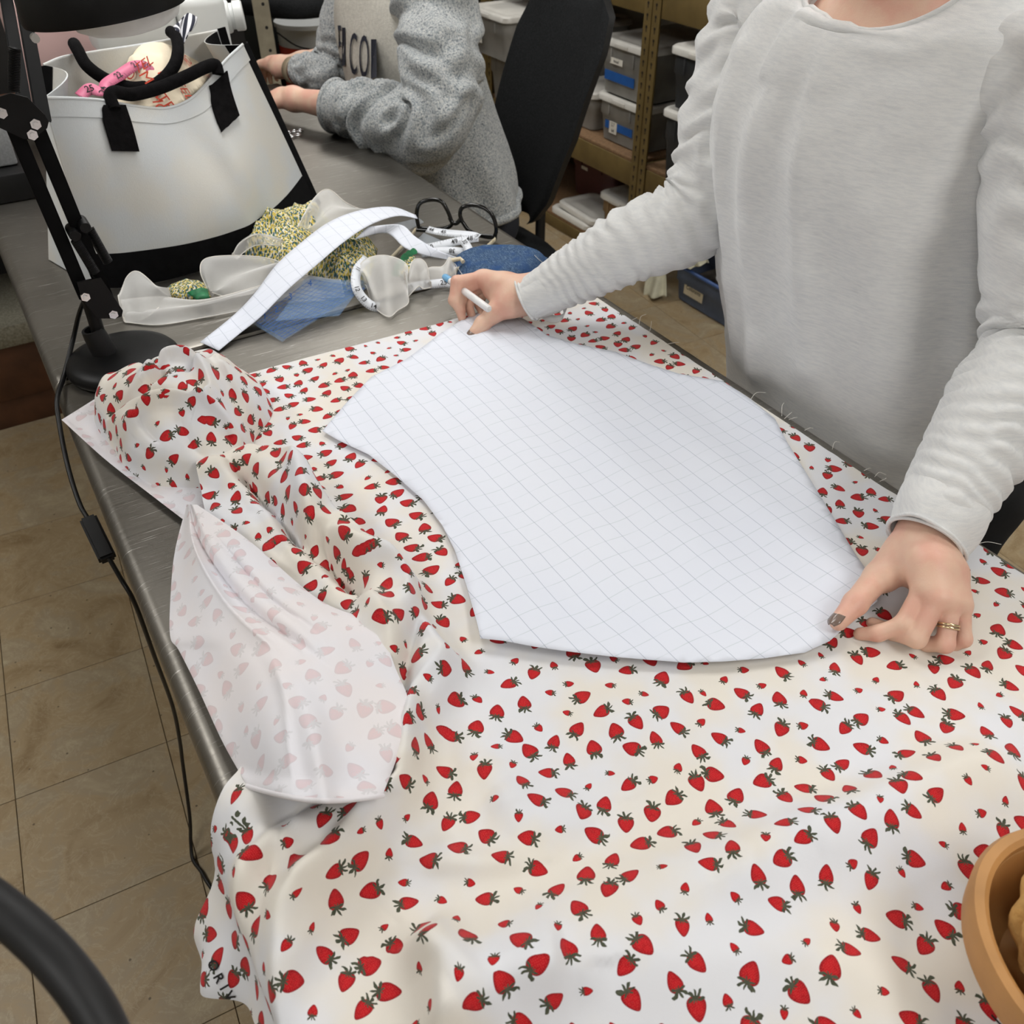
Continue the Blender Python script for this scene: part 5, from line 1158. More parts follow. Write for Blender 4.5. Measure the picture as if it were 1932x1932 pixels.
a = tote('grey tub with white lid, stacked upper beside the shelf post, with wide blue tape', XF - 0.004, 2.777, 0.32, DZ + 0.183, 0.20, 'tub_grey', 'bin_lid_white')
sticker(a, XF + 0.014, 2.86, 3.05, DZ + 0.235, DZ + 0.270, 'blue_tape', 'blue_tape'); sticker(a, XF + 0.006, 2.93, 3.01, DZ + 0.300, DZ + 0.322, 'label_white', text='thread', tsize=0.014)
a = tote('grey tub with dusty white lid half hidden by the chair back', XF + 0.01, 3.125, 0.22, DZ + 0.0005, 0.155, 'tub_grey', 'bin_lid_white')
sticker(a, XF + 0.032, 3.21, 3.32, DZ + 0.06, DZ + 0.09, 'blue_tape', 'blue_tape'); sticker(a, XF + 0.026, 3.23, 3.32, DZ + 0.10, DZ + 0.12, 'label_white'); XF = XF0
a = tote('grey tub with plain lid under the tub labelled yarn roving', XF - 0.0, 3.56, 0.28, DZ + 0.0005, 0.21, 'tub_grey', 'bin_lid_white')
sticker(a, XF + 0.018, 3.60, 3.66, DZ + 0.09, DZ + 0.15, 'label_white', text='f', tsize=0.03)
a = tote('grey tub with two handwritten stickers jutting from its stack beside the chair', XF - 0.10, 3.50, 0.33, DZ + 0.214, 0.18, 'tub_grey', 'bin_lid_white', 0.48)
sticker(a, XF - 0.086, 3.70, 3.785, DZ + 0.295, DZ + 0.345, 'label_white', text='yarn|roving', tsize=0.018); sticker(a, XF - 0.082, 3.715, 3.775, DZ + 0.262, DZ + 0.292, 'label_white', text='1/4 in', tsize=0.016)
a = tote('grey tub with pinkish dusty lid behind the top of the chair back', XF + 0.05, 3.355, 0.135, DZ + 0.0005, 0.36, 'tub_grey', 'bin_lid_dusty')
a = tote('charcoal tub with white lid stacked above another near the sleeve', XF, 2.27, 0.30, DZ + 0.252, 0.20, 'tub_dark', 'bin_lid_white')
sticker(a, XF + 0.014, 2.35, 2.44, DZ + 0.31, DZ + 0.375, 'label_paper')
a = tote('dark grey tub with white lid, bottom of the pair near the sleeve', XF + 0.0, 2.29, 0.29, DZ + 0.0005, 0.245, 'tub_dark', 'bin_lid_white')
sticker(a, XF + 0.012, 2.36, 2.42, DZ + 0.1, DZ + 0.16, 'label_white')
ob = thing('shelf_box', 'small olive box in the gap right of the shelf post', 'box', (2.5, 2.66, DZ)); box('body', (2.36, 2.595, DZ + 0.0145), (2.62, 2.675, DZ + 0.10), MAT['olive_box'], ob, 0.004); box('lid', (2.355, 2.592, DZ + 0.1015), (2.625, 2.678, DZ + 0.115), MAT['olive_box'], ob, 0.003)
# bottom shelf
BZ = 0.066
a = tote('maroon tub on the bottom shelf behind the chair', XF + 0.27, 3.17, 0.36, BZ, 0.25, 'tub_maroon', 'bin_lid_white', 0.25, lid=False)
sticker(a, XF + 0.284, 3.38, 3.43, BZ + 0.135, BZ + 0.15, 'label_white')
a = tote('tan tub with white lid on the bottom shelf by the post', 2.298, 2.785, 0.25, BZ, 0.185, 'tub_tan', 'bin_lid_white')
for k, (dx, dy, rz, lb) in enumerate([(0, 0, 0.0, 'flat white tub lid lying lowest on the bottom shelf'), (0.06, -0.02, -0.05, 'flat white tub lid resting on another lid, bottom shelf')]):
    V, Fc = lid_geo(0.30, 0.21, 0.024); c_, s_ = math.cos(rz), math.sin(rz)
    V = [np.array((XF + 0.056 + dx * 0.2 + v[0] * c_ - v[1] * s_, 3.06 + dy + v[0] * s_ + v[1] * c_, BZ + 0.001 + 0.027 * k + v[2] + (0.0))) for v in V]
    o = mesh('tub_lid', V, Fc, MAT['bin_lid_white'], None, angle=50); tag(o, lb, 'lid', 'loose tub lids')
# top shelf load seen at the frame edge and things in the far bay
a = tote('lilac-grey tub beyond the stickered tub in the far bay', XF + 0.09, 3.97, 0.3, DZ + 0.0005, 0.30, 'purple_grey', 'purple_grey')
a = tote('dark tub in the upper shelf above the grey tubs', XF + 0.15, 3.0, 0.45, 1.0745, 0.25, 'tub_dark', 'tub_dark', 0.3)
# blue tub on the floor
bt = thing('blue_tub', 'translucent blue tub labelled colorants on the floor', 'storage tub', (2.41, 2.27, 0))
V, Fc = tub_geo(0.41, 0.30, 0.145); R2 = np.array([[1, 0, 0], [0, 1, 0], [0, 0, 1]]); boff = np.array((2.262, 2.065, 0.001))
mesh('tub', [np.array(v) + boff for v in V], Fc, MAT['tub_blue'], bt, angle=50)
tube('rim', [np.array(v) + boff + np.array((0, 0, 0.003)) for v in V[6 * 24:7 * 24]], 0.008, MAT['blue_lid'], bt, closed=True)
box('contents', (2.30, 2.10, 0.006), (2.52, 2.44, 0.09), MAT['tub_contents'], bt, 0.01)
sticker(bt, 2.281, 2.29, 2.40, 0.045, 0.108, 'label_paper', text='Colorants', tsize=0.023)
LBx = np.array((0.12, 0.03, -0.02))
pb = thing('lumpy_bundle', 'brown lumpy bundle on a plate atop the blue tub', 'bundle', (2.24, 2.2, 0.17))
lathe('plate', [(0, 0), (0.06, 0.0), (0.085, 0.008), (0.088, 0.011), (0.06, 0.004), (0, 0.003)], (2.36, 2.20, 0.150), MAT['white_plastic'], pb); 
V, Fc = surface_nets(lambda p: smin(ellip(p, (2.26, 2.16, 0.215), (0.06, 0.055, 0.035)), ellip(p, (2.27, 2.12, 0.235), (0.045, 0.04, 0.03)), 0.02) + 0.006 * np.sin(p[:, 0] * 90) * np.sin(p[:, 1] * 80) * np.sin(p[:, 2] * 100), (2.15, 2.03, 0.165), (2.36, 2.25, 0.30), 0.006); mesh('bundle', V + LBx, Fc, MAT['stone_tan'], pb)
def rag(name, pts_top, pts_bot, label, m='rag'):
    G_ = patch(pts_top, pts_bot, 20, 20, lambda u, v: 0.012 * np.sin(u * 11 + v * 3) * (0.3 + v), (-0.8, -0.5, 0.1)); V, Fc = solid_sheet(G_.reshape(-1, 3), 0.002, 20, 20); o = mesh(name, V, Fc, MAT[m]); tag(o, label, 'rag'); return o
rag('rag', [PX(1226, 492, 2.25), PX(1240, 496, 2.25), PX(1254, 502, 2.245)], [PX(1214, 558, 2.19), PX(1236, 562, 2.19), PX(1260, 558, 2.235)], 'cream rag hanging over the corner of the blue tub')
rag('paper_wrap', [PX(1285, 496, 2.26), PX(1300, 476, 2.30), PX(1325, 470, 2.32)], [PX(1303, 508, 2.25), PX(1325, 500, 2.26), PX(1340, 494, 2.27)], 'crumpled cream paper on top of the blue tub')

# ---------------------------------------------------------------- office chair of the seated person
def office_chair(label, cx, cy, yaw, back=True, seat_z=0.47):
    t = thing('office_chair', label, 'chair', (cx, cy, 0), 'black office chairs'); c_, s_ = math.cos(yaw), math.sin(yaw)
    def L(x, y, z): return np.array((cx + x * c_ - y * s_, cy + x * s_ + y * c_, z))       # local +x = backwards
    def LV(V): return [L(*v) for v in V]
    # seat cushion
    n, mth = 36, 10; V = []; rows = [(0.90, -0.035), (0.985, -0.028), (1.0, -0.008), (0.985, 0.014), (0.93, 0.028), (0.75, 0.036), (0.4, 0.034), (0.0, 0.03)]
    for f, dz in rows:
        for k in range(n):
            a_ = 2 * math.pi * k / n; sx = np.sign(math.cos(a_)) * abs(math.cos(a_)) ** 0.65; sy = np.sign(math.sin(a_)) * abs(math.sin(a_)) ** 0.65; V.append((0.235 * sx * f, 0.245 * sy * f, seat_z + dz))
    Fc = [list(f) for f in grid_faces(len(rows), n, wrap=True)] + [list(range(n))[::-1]]
    mesh('seat', LV(V), Fc, MAT['chair_fabric'], t)
    if back:
        nv, nu = 30, 22; fr = np.zeros((nv, nu, 3)); bk = np.zeros((nv, nu, 3))
        for i in range(nv):
            v = i / (nv - 1); z = 0.575 + 0.60 * v; wv = 0.215 * (np.interp(v, [0, .04, .15, .45, .8, .93, 1.0], [0.34, 0.52, 0.76, 0.98, 1.0, 0.88, 0.58]))
            xb = 0.185 - 0.030 * math.sin(math.pi * v) + 0.20 * v
            for j in range(nu):
                u = 2 * j / (nu - 1) - 1; e = max(0.0, 1 - abs(u) ** 3.2) ** 0.5; ev = min(1, min(v, 1 - v) / 0.06) ** 0.5
                curve = 0.05 * u * u
                fr[i, j] = (xb - curve - 0.028 * e * ev, wv * u, z); bk[i, j] = (xb - curve + 0.022 + 0.006 * e * ev, wv * u * 0.99, z)
        off = nv * nu; V = [tuple(q) for q in fr.reshape(-1, 3)]; Fc = [tuple(f[::-1]) for f in grid_faces(nv, nu)]
        bo = mesh('backrest', LV(V), Fc, MAT['chair_fabric'], t)
        V2 = [tuple(q) for q in bk.reshape(-1, 3)]; rim = [j for j in range(nu)] + [i * nu + nu - 1 for i in range(1, nv)] + [(nv - 1) * nu + j for j in range(nu - 2, -1, -1)] + [i * nu for i in range(nv - 2, 0, -1)]
        V3 = [tuple(fr.reshape(-1, 3)[i]) for i in rim] + [tuple(bk.reshape(-1, 3)[i]) for i in rim]; m_ = len(rim)
        F2 = [tuple(f) for f in grid_faces(nv, nu)] + [(len(V2) + i, len(V2) + (i + 1) % m_, len(V2) + m_ + (i + 1) % m_, len(V2) + m_ + i) for i in range(m_)]
        mesh('back_shell', LV(V2 + V3), F2, MAT['chair_shell'], t, angle=50)
        tube('back_post', [L(0.275, 0, 0.80), L(0.235, 0, 0.62), L(0.235, 0, 0.47), L(0.215, 0, 0.415), L(0.12, 0, 0.405)], 0.011, MAT['chair_shell'], t, sx=1.0, sy=1.6)
    lathe('gas_lift', [(0.0, 0.10), (0.028, 0.10), (0.028, 0.28), (0.018, 0.285), (0.018, 0.42), (0.07, 0.43), (0.07, 0.436), (0, 0.436)], L(0, 0, 0) , MAT['chair_shell'], t, seg=20)
    for k in range(5):
        a_ = k * 2 * math.pi / 5 + 0.3; e = L(0.27 * math.cos(a_), 0.27 * math.sin(a_), 0.075)
        lg = tube('base_leg', [L(0.02 * math.cos(a_), 0.02 * math.sin(a_), 0.115), (L(0, 0, 0.105) + e) / 2, e], [0.024, 0.02, 0.014], MAT['chair_shell'], t)
        d_ = np.array([-math.sin(a_ + yaw), math.cos(a_ + yaw), 0])
        lathe('caster', [(0, -0.018), (0.022, -0.018), (0.026, -0.012), (0.026, 0.012), (0.022, 0.018), (0, 0.018)], e + np.array([0, 0, -0.045]), MAT['black_plastic'], t, axis=d_, seg=18)
    return t
office_chair('black office chair with tall curved backrest beside the shelving', 1.265, 2.275, 0.0)
# second chair whose seat shows past the seated person
office_chair('black chair whose seat shows behind the seated person', 1.385, 3.98, 0.6, back=False, seat_z=0.925)
# grey punched post of a rack and bucket beyond
rk = thing('rack_post', 'pale grey punched steel rack behind the far table end', 'rack', (1.0, 3.6, 0))
pa, pb2 = Q(497, 40, 3.5), Q(512, 100, 3.5); px_ = pa[0]
box('post', (px_ - 0.03, 3.5, 0.0), (px_ + 0.03, 3.503, 1.6), MAT['post_grey'], rk); box('post_flange', (px_ + 0.027, 3.5035, 0.0), (px_ + 0.030, 3.54, 1.6), MAT['post_grey'], rk)
for z in np.arange(0.1, 1.6, 0.075): lathe('punched_hole', [(0, 0), (0.006, 0)], (px_ + 0.008, 3.4992, z), MAT['dark_recess'], rk, axis=(0, 1, 0), seg=10)
for z in (0.3, 0.75, 1.4): box('shelf', (px_ - 1.4, 3.545, z), (px_ - 0.005, 3.9, z + 0.03), MAT['dark_recess'], rk)
box('post', (px_ - 1.40, 3.5, 0.0), (px_ - 1.34, 3.503, 1.6), MAT['post_grey'], rk)
bkt = thing('bucket', 'white plastic bucket with orange-red band under the far chair seat', 'bucket', (1.58, 4.4, 0))
bcx, bcy = 1.58, 4.40; BH = 0.38
lathe('pail', [(0, 0.0), (0.125, 0.0), (0.13, 0.004), (0.145, 0.36), (0.152, 0.362), (0.152, 0.38), (0.142, 0.381), (0.0, 0.378)], (bcx, bcy, BH), MAT['white_plastic'], bkt, seg=40)
lathe('colour_band', [(0.1340, 0.05), (0.1442, 0.285)], (bcx, bcy, BH), MAT['bucket_label'], bkt, seg=40)
tube('bail_handle', spline([(bcx - 0.15, bcy, BH + .34), (bcx - 0.10, bcy - 0.13, BH + .30), (bcx + 0.02, bcy - 0.165, BH + .285), (bcx + 0.12, bcy - 0.11, BH + .31), (bcx + 0.15, bcy, BH + .34)], 24), 0.003, MAT['black_metal'], bkt)
st = thing('low_bench', 'dark low bench carrying the white bucket', 'bench', (bcx, bcy, 0)); box('bench_top', (bcx - 0.25, bcy - 0.15, BH - 0.035), (bcx + 0.25, bcy + 0.15, BH - 0.001), MAT['dark_recess'], st)
for sx in (-1, 1):
    for sy in (-1, 1): box('leg', (bcx + sx * 0.22 - 0.02, bcy + sy * 0.12 - 0.02, 0), (bcx + sx * 0.22 + 0.02, bcy + sy * 0.12 + 0.02, BH - 0.036), MAT['dark_recess'], st)

dkb = thing('dark_crate', 'large black crate on the rack behind the sewing machine', 'crate', (0.6, 3.7, 0.78)); box('body', (px_ - 1.0, 3.55, 0.782), (px_ - 0.06, 3.88, 1.25), MAT['dark_recess'], dkb, 0.01); box('lid', (px_ - 1.01, 3.546, 1.252), (px_ - 0.05, 3.885, 1.29), MAT['dark_recess'], dkb, 0.008)
tc = thing('added_cabinet', 'tall black-green cabinet added to darken the far end of the aisle', 'cabinet', (1.9, 4.7, 0)); box('body', (1.2, 4.62, 0.0), (2.24, 4.88, 1.95), MAT['dark_cabinet'], tc, 0.01)  # invented cabinet, added to make the aisle end darker and hide the floor
for k in range(2): d_ = box('door', (1.21 + 0.515 * k, 4.60, 0.06), (1.715 + 0.515 * k, 4.618, 1.93), MAT['dark_cabinet'], tc, 0.004); box('handle', (1.66 + 0.1 * k, 4.585, 0.95), (1.675 + 0.1 * k, 4.599, 1.1), MAT['bright_steel'], d_, 0.002); ORG[d_.name] = ORG[tc.name]
# ---------------------------------------------------------------- people
def ray_at(px, py, q, d, far=True):
    """point on the sight line at distance d from q"""
    r = ray(px, py); r = r / np.linalg.norm(r); m = _C - np.array(q); b = r @ m; c = m @ m - d * d; disc = max(0.0, b * b - c); return _C + r * (-b + (1 if far else -1) * math.sqrt(disc))
def chain_sdf(p, pts, rad, k=0.004):
    d = None
    for (a, b, ra, rb) in zip(pts[:-1], pts[1:], rad[:-1], rad[1:]):
        e = rcone(p, a, b, ra, rb); d = e if d is None else smin(d, e, k)
    return d
def hand_mesh(spec, h=0.0016, sm=2):
    """spec: wrist chain, metacarpals, fingers -> mesh"""
    def f(p):
        d = chain_sdf(p, *spec['arm'], k=0.012)
        palm = None
        for pts, rad in spec['palm']:
            e = chain_sdf(p, pts, rad, 0.01); palm = e if palm is None else smin(palm, e, 0.014)
        d = smin(d, palm, 0.018)
        fd = None
        for pts, rad in spec['fingers']:
            e = chain_sdf(p, pts, rad, 0.0045); d = smin(d, e, 0.0035) if fd is not None else smin(d, e, 0.0035); fd = e
        if 'thumb' in spec:
            e = chain_sdf(p, *spec['thumb'], k=0.006); d = smin(d, e, 0.007)
        return d
    A = np.vstack([np.array(q[0]) for q in [spec['arm']] + spec['palm'] + spec['fingers'] + ([spec['thumb']] if 'thumb' in spec else [])])
    V, Fc = surface_nets(f, A.min(0) - 0.045, A.max(0) + 0.045, h)
    return smooth_mesh(V, Fc, sm), Fc
def nail_at(name, tip, prev, outn, m, parent, L=0.011, W=0.0095):
    """small curved nail plate on the fingertip"""
    d = np.array(tip) - np.array(prev); d /= np.linalg.norm(d); n = np.array(outn, float); n -= d * (n @ d); n /= np.linalg.norm(n); s = np.cross(d, n)
    nu, nv = 9, 11; G_ = np.zeros((nv, nu, 3))
    for i in range(nv):
        v = i / (nv - 1); wv = W / 2 * (1 - 0.9 * max(0, v - 0.6) ** 2 * 4) * (0.85 + 0.15 * min(1, v * 4))
        for j in range(nu):
            u = 2 * j / (nu - 1) - 1; G_[i, j] = np.array(tip) + d * (-L * 0.75 + L * v * 1.1) + s * wv * u + n * (-0.0030 * u * u - 0.0016 * v * v)
    V, Fc = solid_sheet(G_.reshape(-1, 3), 0.0009, nv, nu); return mesh(name, V, Fc, m, parent)
def bezel(c): return c
def sleeve_geo(path, rad, n=170, seg=56, wr=None, ell=None):
    """cloth tube with gathered wrinkles. wr(s, th) -> radial offset in metres"""
    c = spline(path, n); r = np.interp(np.linspace(0, 1, n), np.linspace(0, 1, len(rad)), rad); r = np.convolve(np.r_[[r[0]] * 6, r, [r[-1]] * 6], np.ones(13) / 13, 'valid')
    T, N, Bb = frames(c); L = np.r_[0, np.cumsum(np.linalg.norm(np.diff(c, axis=0), axis=1))]
    th = np.linspace(0, 2 * math.pi, seg, endpoint=False); S_, TH = np.meshgrid(L, th, indexing='ij')
    R_ = r[:, None] + (wr(S_, TH, L[-1]) if wr else 0)
    V = c[:, None] + R_[..., None] * (np.cos(TH)[..., None] * N[:, None] + np.sin(TH)[..., None] * Bb[:, None])
    Fc = [tuple(f) for f in grid_faces(n, seg, wrap=True)]
    return V.reshape(-1, 3), Fc, c
def gather(lam, amp, s0, s1, skew=1.2, seed=0.0):
    def f(S_, TH, L):
        u = S_ / L; ph = 2 * math.pi * S_ / lam + skew * np.sin(TH + seed) + 7 * fnoise(np.cos(TH) * 0.9 + seed, S_ * 11 + 2 * np.sin(TH), 1.0, seed) + 5 * fnoise(np.cos(TH) * 1.6, S_ * 22 + np.sin(TH) * 1.6 + seed, 1.0, seed + 2)
        w = np.sin(ph)
        a = sstep(u, s0 - 0.08, s0 + 0.05) * sstep(u, s1 + 0.05, s1 - 0.05)
        return amp * a * w * (0.25 + 1.6 * (0.5 + fnoise(np.cos(TH + 1) * 1.2 + 3, S_ * 16 + np.sin(TH) * 1.2, 1.0, seed + 5)))
    return f
def body_shell(rows, nth=96, yaw=0.0, disp=None, power=2.3):
    """loose garment: rows of (cx, cy, z, rx, ry, tilt)"""
    R_ = spline(rows, 110); V = []
    th = np.linspace(0, 2 * math.pi, nth, endpoint=False)
    cth = np.sign(np.cos(th)) * np.abs(np.cos(th)) ** (2 / power); sth = np.sign(np.sin(th)) * np.abs(np.sin(th)) ** (2 / power)
    cy_, sy_ = math.cos(yaw), math.sin(yaw); out = np.zeros((len(R_), nth, 3))
    for i, (cx, cy, z, rx, ry, tl) in enumerate(R_):
        lx = rx * cth; ly = ry * sth
        out[i, :, 0] = cx + lx * cy_ - ly * sy_; out[i, :, 1] = cy + lx * sy_ + ly * cy_; out[i, :, 2] = z + tl * np.cos(th)
    if disp is not None:
        du = np.roll(out, -1, 1) - np.roll(out, 1, 1); dv = np.gradient(out, axis=0); nn = np.cross(du, dv); nn /= np.linalg.norm(nn, axis=2)[..., None] + 1e-9
        out = out + nn * disp(out, th)[..., None]
    return out, [tuple(f) for f in grid_faces(len(R_), nth, wrap=True)]
SK = MAT['skin']; KN = MAT['light_grey_knit']
# ======================================================= standing woman
W1 = thing('person', 'person in a light grey sweater and black trousers standing over the pattern', 'person', (1.06, 0.66, 0))
wR, wL = P(1003, 562, TZ + .052), P(1752, 1004, TZ + .072)
eR = np.array([0.925, 0.975, 1.115]); eL = np.array([0.985, 0.452, 1.112]); sR = np.array([1.045, 1.00, 1.375]); sL = np.array([1.055, 0.595, 1.365])
z_ = lambda px, py, h: P(px, py, TZ + h)
# --- left hand (holding the lower paper corner)
def zl(x, y, h): return z_(1520 + x / 4.69, 920 + y / 4.69, h)
idx = ([zl(1040, 905, .056), zl(860, 1215, .030), zl(640, 1290, .0165), zl(480, 1295, .0095)], [.0105, .0095, .0084, .0068])
mid = ([zl(1165, 985, .058), zl(985, 1340, .026), zl(760, 1280, .012), zl(590, 1200, .0085)], [.0105, .0096, .0082, .0066])
rng_ = ([zl(1290, 1010, .054), zl(1235, 1385, .024), zl(1070, 1385, .012), zl(960, 1330, .008)], [.0100, .0090, .0078, .0066])
pnk = ([zl(1385, 1040, .046), zl(1400, 1345, .020), zl(1300, 1390, .010), zl(1220, 1380, .0075)], [.0088, .0078, .0068, .006])
wl2 = zl(1070, 420, .068)
palmL = [([wl2, zl(1010, 640, .066), idx[0][0]], [.023, .0165, .0125]), ([wl2, zl(1110, 700, .070), mid[0][0]], [.023, .017, .0128]), ([wl2, zl(1210, 730, .064), rng_[0][0]], [.023, .016, .0122]), ([wl2, zl(1290, 760, .054), pnk[0][0]], [.022, .0155, .0112]),
         ([wl2, zl(880, 620, .050), zl(720, 800, .040)], [.022, .021, .015]), ([zl(900, 640, .045), zl(1050, 860, .040)], [.016, .014])]
thL = ([zl(860, 560, .052), zl(640, 790, .034), zl(440, 1025, .034), zl(290, 1190, .029)], [.020, .0150, .0125, .0092])
armL = ([wl2 * 0.75 + eL * 0.25, wl2], [.027, .0245])
hL, hLF = hand_mesh(dict(arm=armL, palm=palmL, fingers=[idx, mid, rng_, pnk], thumb=thL))
# --- right hand (pen)
def zr(x, y, h): return z_(820 + x / 6.44, 480 + y / 6.44, h)
idr = ([zr(560, 285, .062), zr(270, 330, .062), zr(232, 560, .036), zr(320, 690, .020)], [.0108, .0098, .0088, .0072])
mdr = ([zr(640, 290, .060), zr(360, 430, .046), zr(305, 640, .024), zr(335, 780, .0085)], [.0105, .0095, .0085, .007])
rgr = ([zr(740, 290, .054), zr(470, 450, .036), zr(410, 620, .018), zr(450, 740, .0085)], [.0100, .0090, .008, .0068])
pkr = ([zr(830, 310, .046), zr(590, 470, .028), zr(540, 620, .014), zr(570, 710, .0085)], [.0090, .0080, .007, .006])
wr2 = zr(1060, 500, .050)
palmR = [([wr2, zr(800, 390, .060), idr[0][0]], [.024, .018, .0128]), ([wr2, zr(850, 380, .060), mdr[0][0]], [.024, .0175, .0125]), ([wr2, zr(900, 380, .055), rgr[0][0]], [.023, .017, .012]), ([wr2, zr(950, 390, .048), pkr[0][0]], [.022, .016, .0115]),
         ([wr2, zr(900, 610, .042), zr(780, 660, .036)], [.024, .021, .016]), ([zr(850, 560, .045), zr(700, 460, .042)], [.017, .014])]
thR = ([zr(880, 600, .042), zr(720, 720, .030), zr(580, 845, .0175), zr(490, 940, .0105)], [.0185, .0150, .0125, .0098])
armR = ([wr2 * 0.75 + eR * 0.25, wr2], [.028, .0255])
hR, hRF = hand_mesh(dict(arm=armR, palm=palmR, fingers=[idr, mdr, rgr, pkr], thumb=thR))
# --- the rest of the body under the clothes
NK = np.array([1.00, 0.775, 1.47]); HDC = np.array([0.975, 0.775, 1.655])
def body1(p):
    d = rcone(p, (1.08, 0.64, 0.98), (1.06, 0.72, 1.10), .115, .10); d = smin(d, rcone(p, (1.06, .73, 1.10), (1.045, .785, 1.33), .10, .10), .06)
    d = smin(d, ellip(p, (1.045, .785, 1.30), (.10, .16, .13)), .06)
    for s, e in ((sR, eR), (sL, eL)): d = smin(d, rcone(p, np.array((1.045, .785, 1.365)), s + np.array((0, 0, -.03)), .05, .042), .03); d = smin(d, rcone(p, s + np.array((0, 0, -.03)), e, .043, .038), .02); d = smin(d, rcone(p, e, wr2 if s is sR else wl2, .040, .024), .02)
    d = smin(d, rcone(p, (1.03, .775, 1.40), NK + np.array((-.01, 0, .06)), .06, .05), .03)
    head = smin(ellip(p, HDC, (.095, .075, .12)), ellip(p, HDC + np.array((-.055, 0, -.075)), (.05, .048, .05)), .04)
    head = smin(head, rcone(p, HDC + np.array((-.092, 0, .015)), HDC + np.array((-.112, 0, -.02)), .009, .013), .015)     # nose
    head = smin(head, rcone(p, HDC + np.array((-.098, -.018, -.058)), HDC + np.array((-.098, .018, -.058)), .007, .007), .012)   # lips
    for s in (-1, 1):
        head = smin(head, ellip(p, HDC + np.array((-.005, s * .077, -.01)), (.022, .010, .032)), .008); head = np.maximum(head, -ellip(p, HDC + np.array((-.100, s * .032, .012)), (.016, .016, .010)))
        head = smin(head, ellip(p, HDC + np.array((-.080, s * .032, .010)), (.013, .013, .012)), .004)
    d = smin(d, head, .025)
    for yy in (.53, .745): d = smin(d, rcone(p, (1.08, yy + .02, .84), (1.07, yy, .50), .080, .060), .04); d = smin(d, rcone(p, (1.07, yy, .50), (1.08, yy, .10), .060, .042), .02); d = smin(d, rcone(p, (1.08, yy, .06), (.95, yy, .045), .042, .032), .02)
    return d
bV, bF = surface_nets(body1, (0.68, 0.34, 0.0), (1.22, 1.18, 1.84), 0.0125); bV = smooth_mesh(bV, bF, 1)
V, Fc = join_geo((bV, bF.tolist()), (hL, hLF.tolist()), (hR, hRF.tolist()))
mesh('body', V, Fc, SK, W1)
# --- sweater: trunk with hanging folds
FO = [([(1520, 0), (1480, 150), (1440, 300), (1425, 500), (1420, 700)], .022, .010), ([(1560, 30), (1550, 200), (1530, 400), (1520, 700)], .018, .008), ([(1500, 0), (1470, 60), (1450, 140)], .010, .008), ([(1890, 60), (1860, 250), (1820, 500), (1780, 700), (1750, 900)], .024, .016), ([(1840, 120), (1790, 350), (1740, 600), (1700, 850)], .03, -.010),
      ([(1640, 420), (1650, 650), (1640, 850)], .05, .006), ([(1375, 100), (1372, 400), (1370, 680)], .014, .006), ([(1600, 90), (1680, 110), (1760, 60)], .010, .003)]
FO = [(np.array([PX(x, y, 0.915)[1:] for x, y in pl]), w_, a_) for pl, w_, a_ in FO]
def disp1(o, th):
    y, z = o[..., 1], o[..., 2]; d = np.zeros(y.shape); front = sstep(-np.cos(th), -0.1, 0.5)[None, :]
    for pl, w_, a_ in FO:
        dd, pp, _ = seg_dist(y, z, pl); d += 1.5 * a_ * np.exp(-(dd / w_) ** 2) * front
    d += 0.007 * fnoise(y, z * 0.35, 16, 31) + 0.004 * fnoise(y, z, 30, 32)
    return d * sstep(z, 1.43, 1.36)
SH, SF = body_shell([(1.065, .705, .795, .140, .235, 0), (1.06, .715, .90, .143, .245, 0), (1.052, .755, 1.02, .142, .245, 0), (1.042, .79, 1.14, .145, .242, 0), (1.03, .81, 1.25, .142, .235, 0), (1.035, .805, 1.34, .124, .225, .006), (1.04, .797, 1.395, .106, .20, .012), (1.03, .795, 1.428, .095, .140, .035), (1.025, .797, 1.440, .083, .106, .052)], disp=disp1, power=2.05)
geos = [(SH.reshape(-1, 3), SF)]
ring = SH[-1]; geos.append(tube_geo(np.array(ring[::2]), 0.0035, 8, closed=True))
inn = np.stack([ring, ring + (ring.mean(0) - ring) * 0.02 + np.array((0, 0, -.03))], 0); geos.append((inn.reshape(-1, 3), [tuple(f) for f in grid_faces(2, ring.shape[0], wrap=True)]))
low = SH[0]; inn = np.stack([low, low + (low.mean(0) - low) * 0.05 + np.array((0, 0, .04))], 0); geos.append((inn.reshape(-1, 3), [tuple(f[::-1]) for f in grid_faces(2, low.shape[0], wrap=True)]))
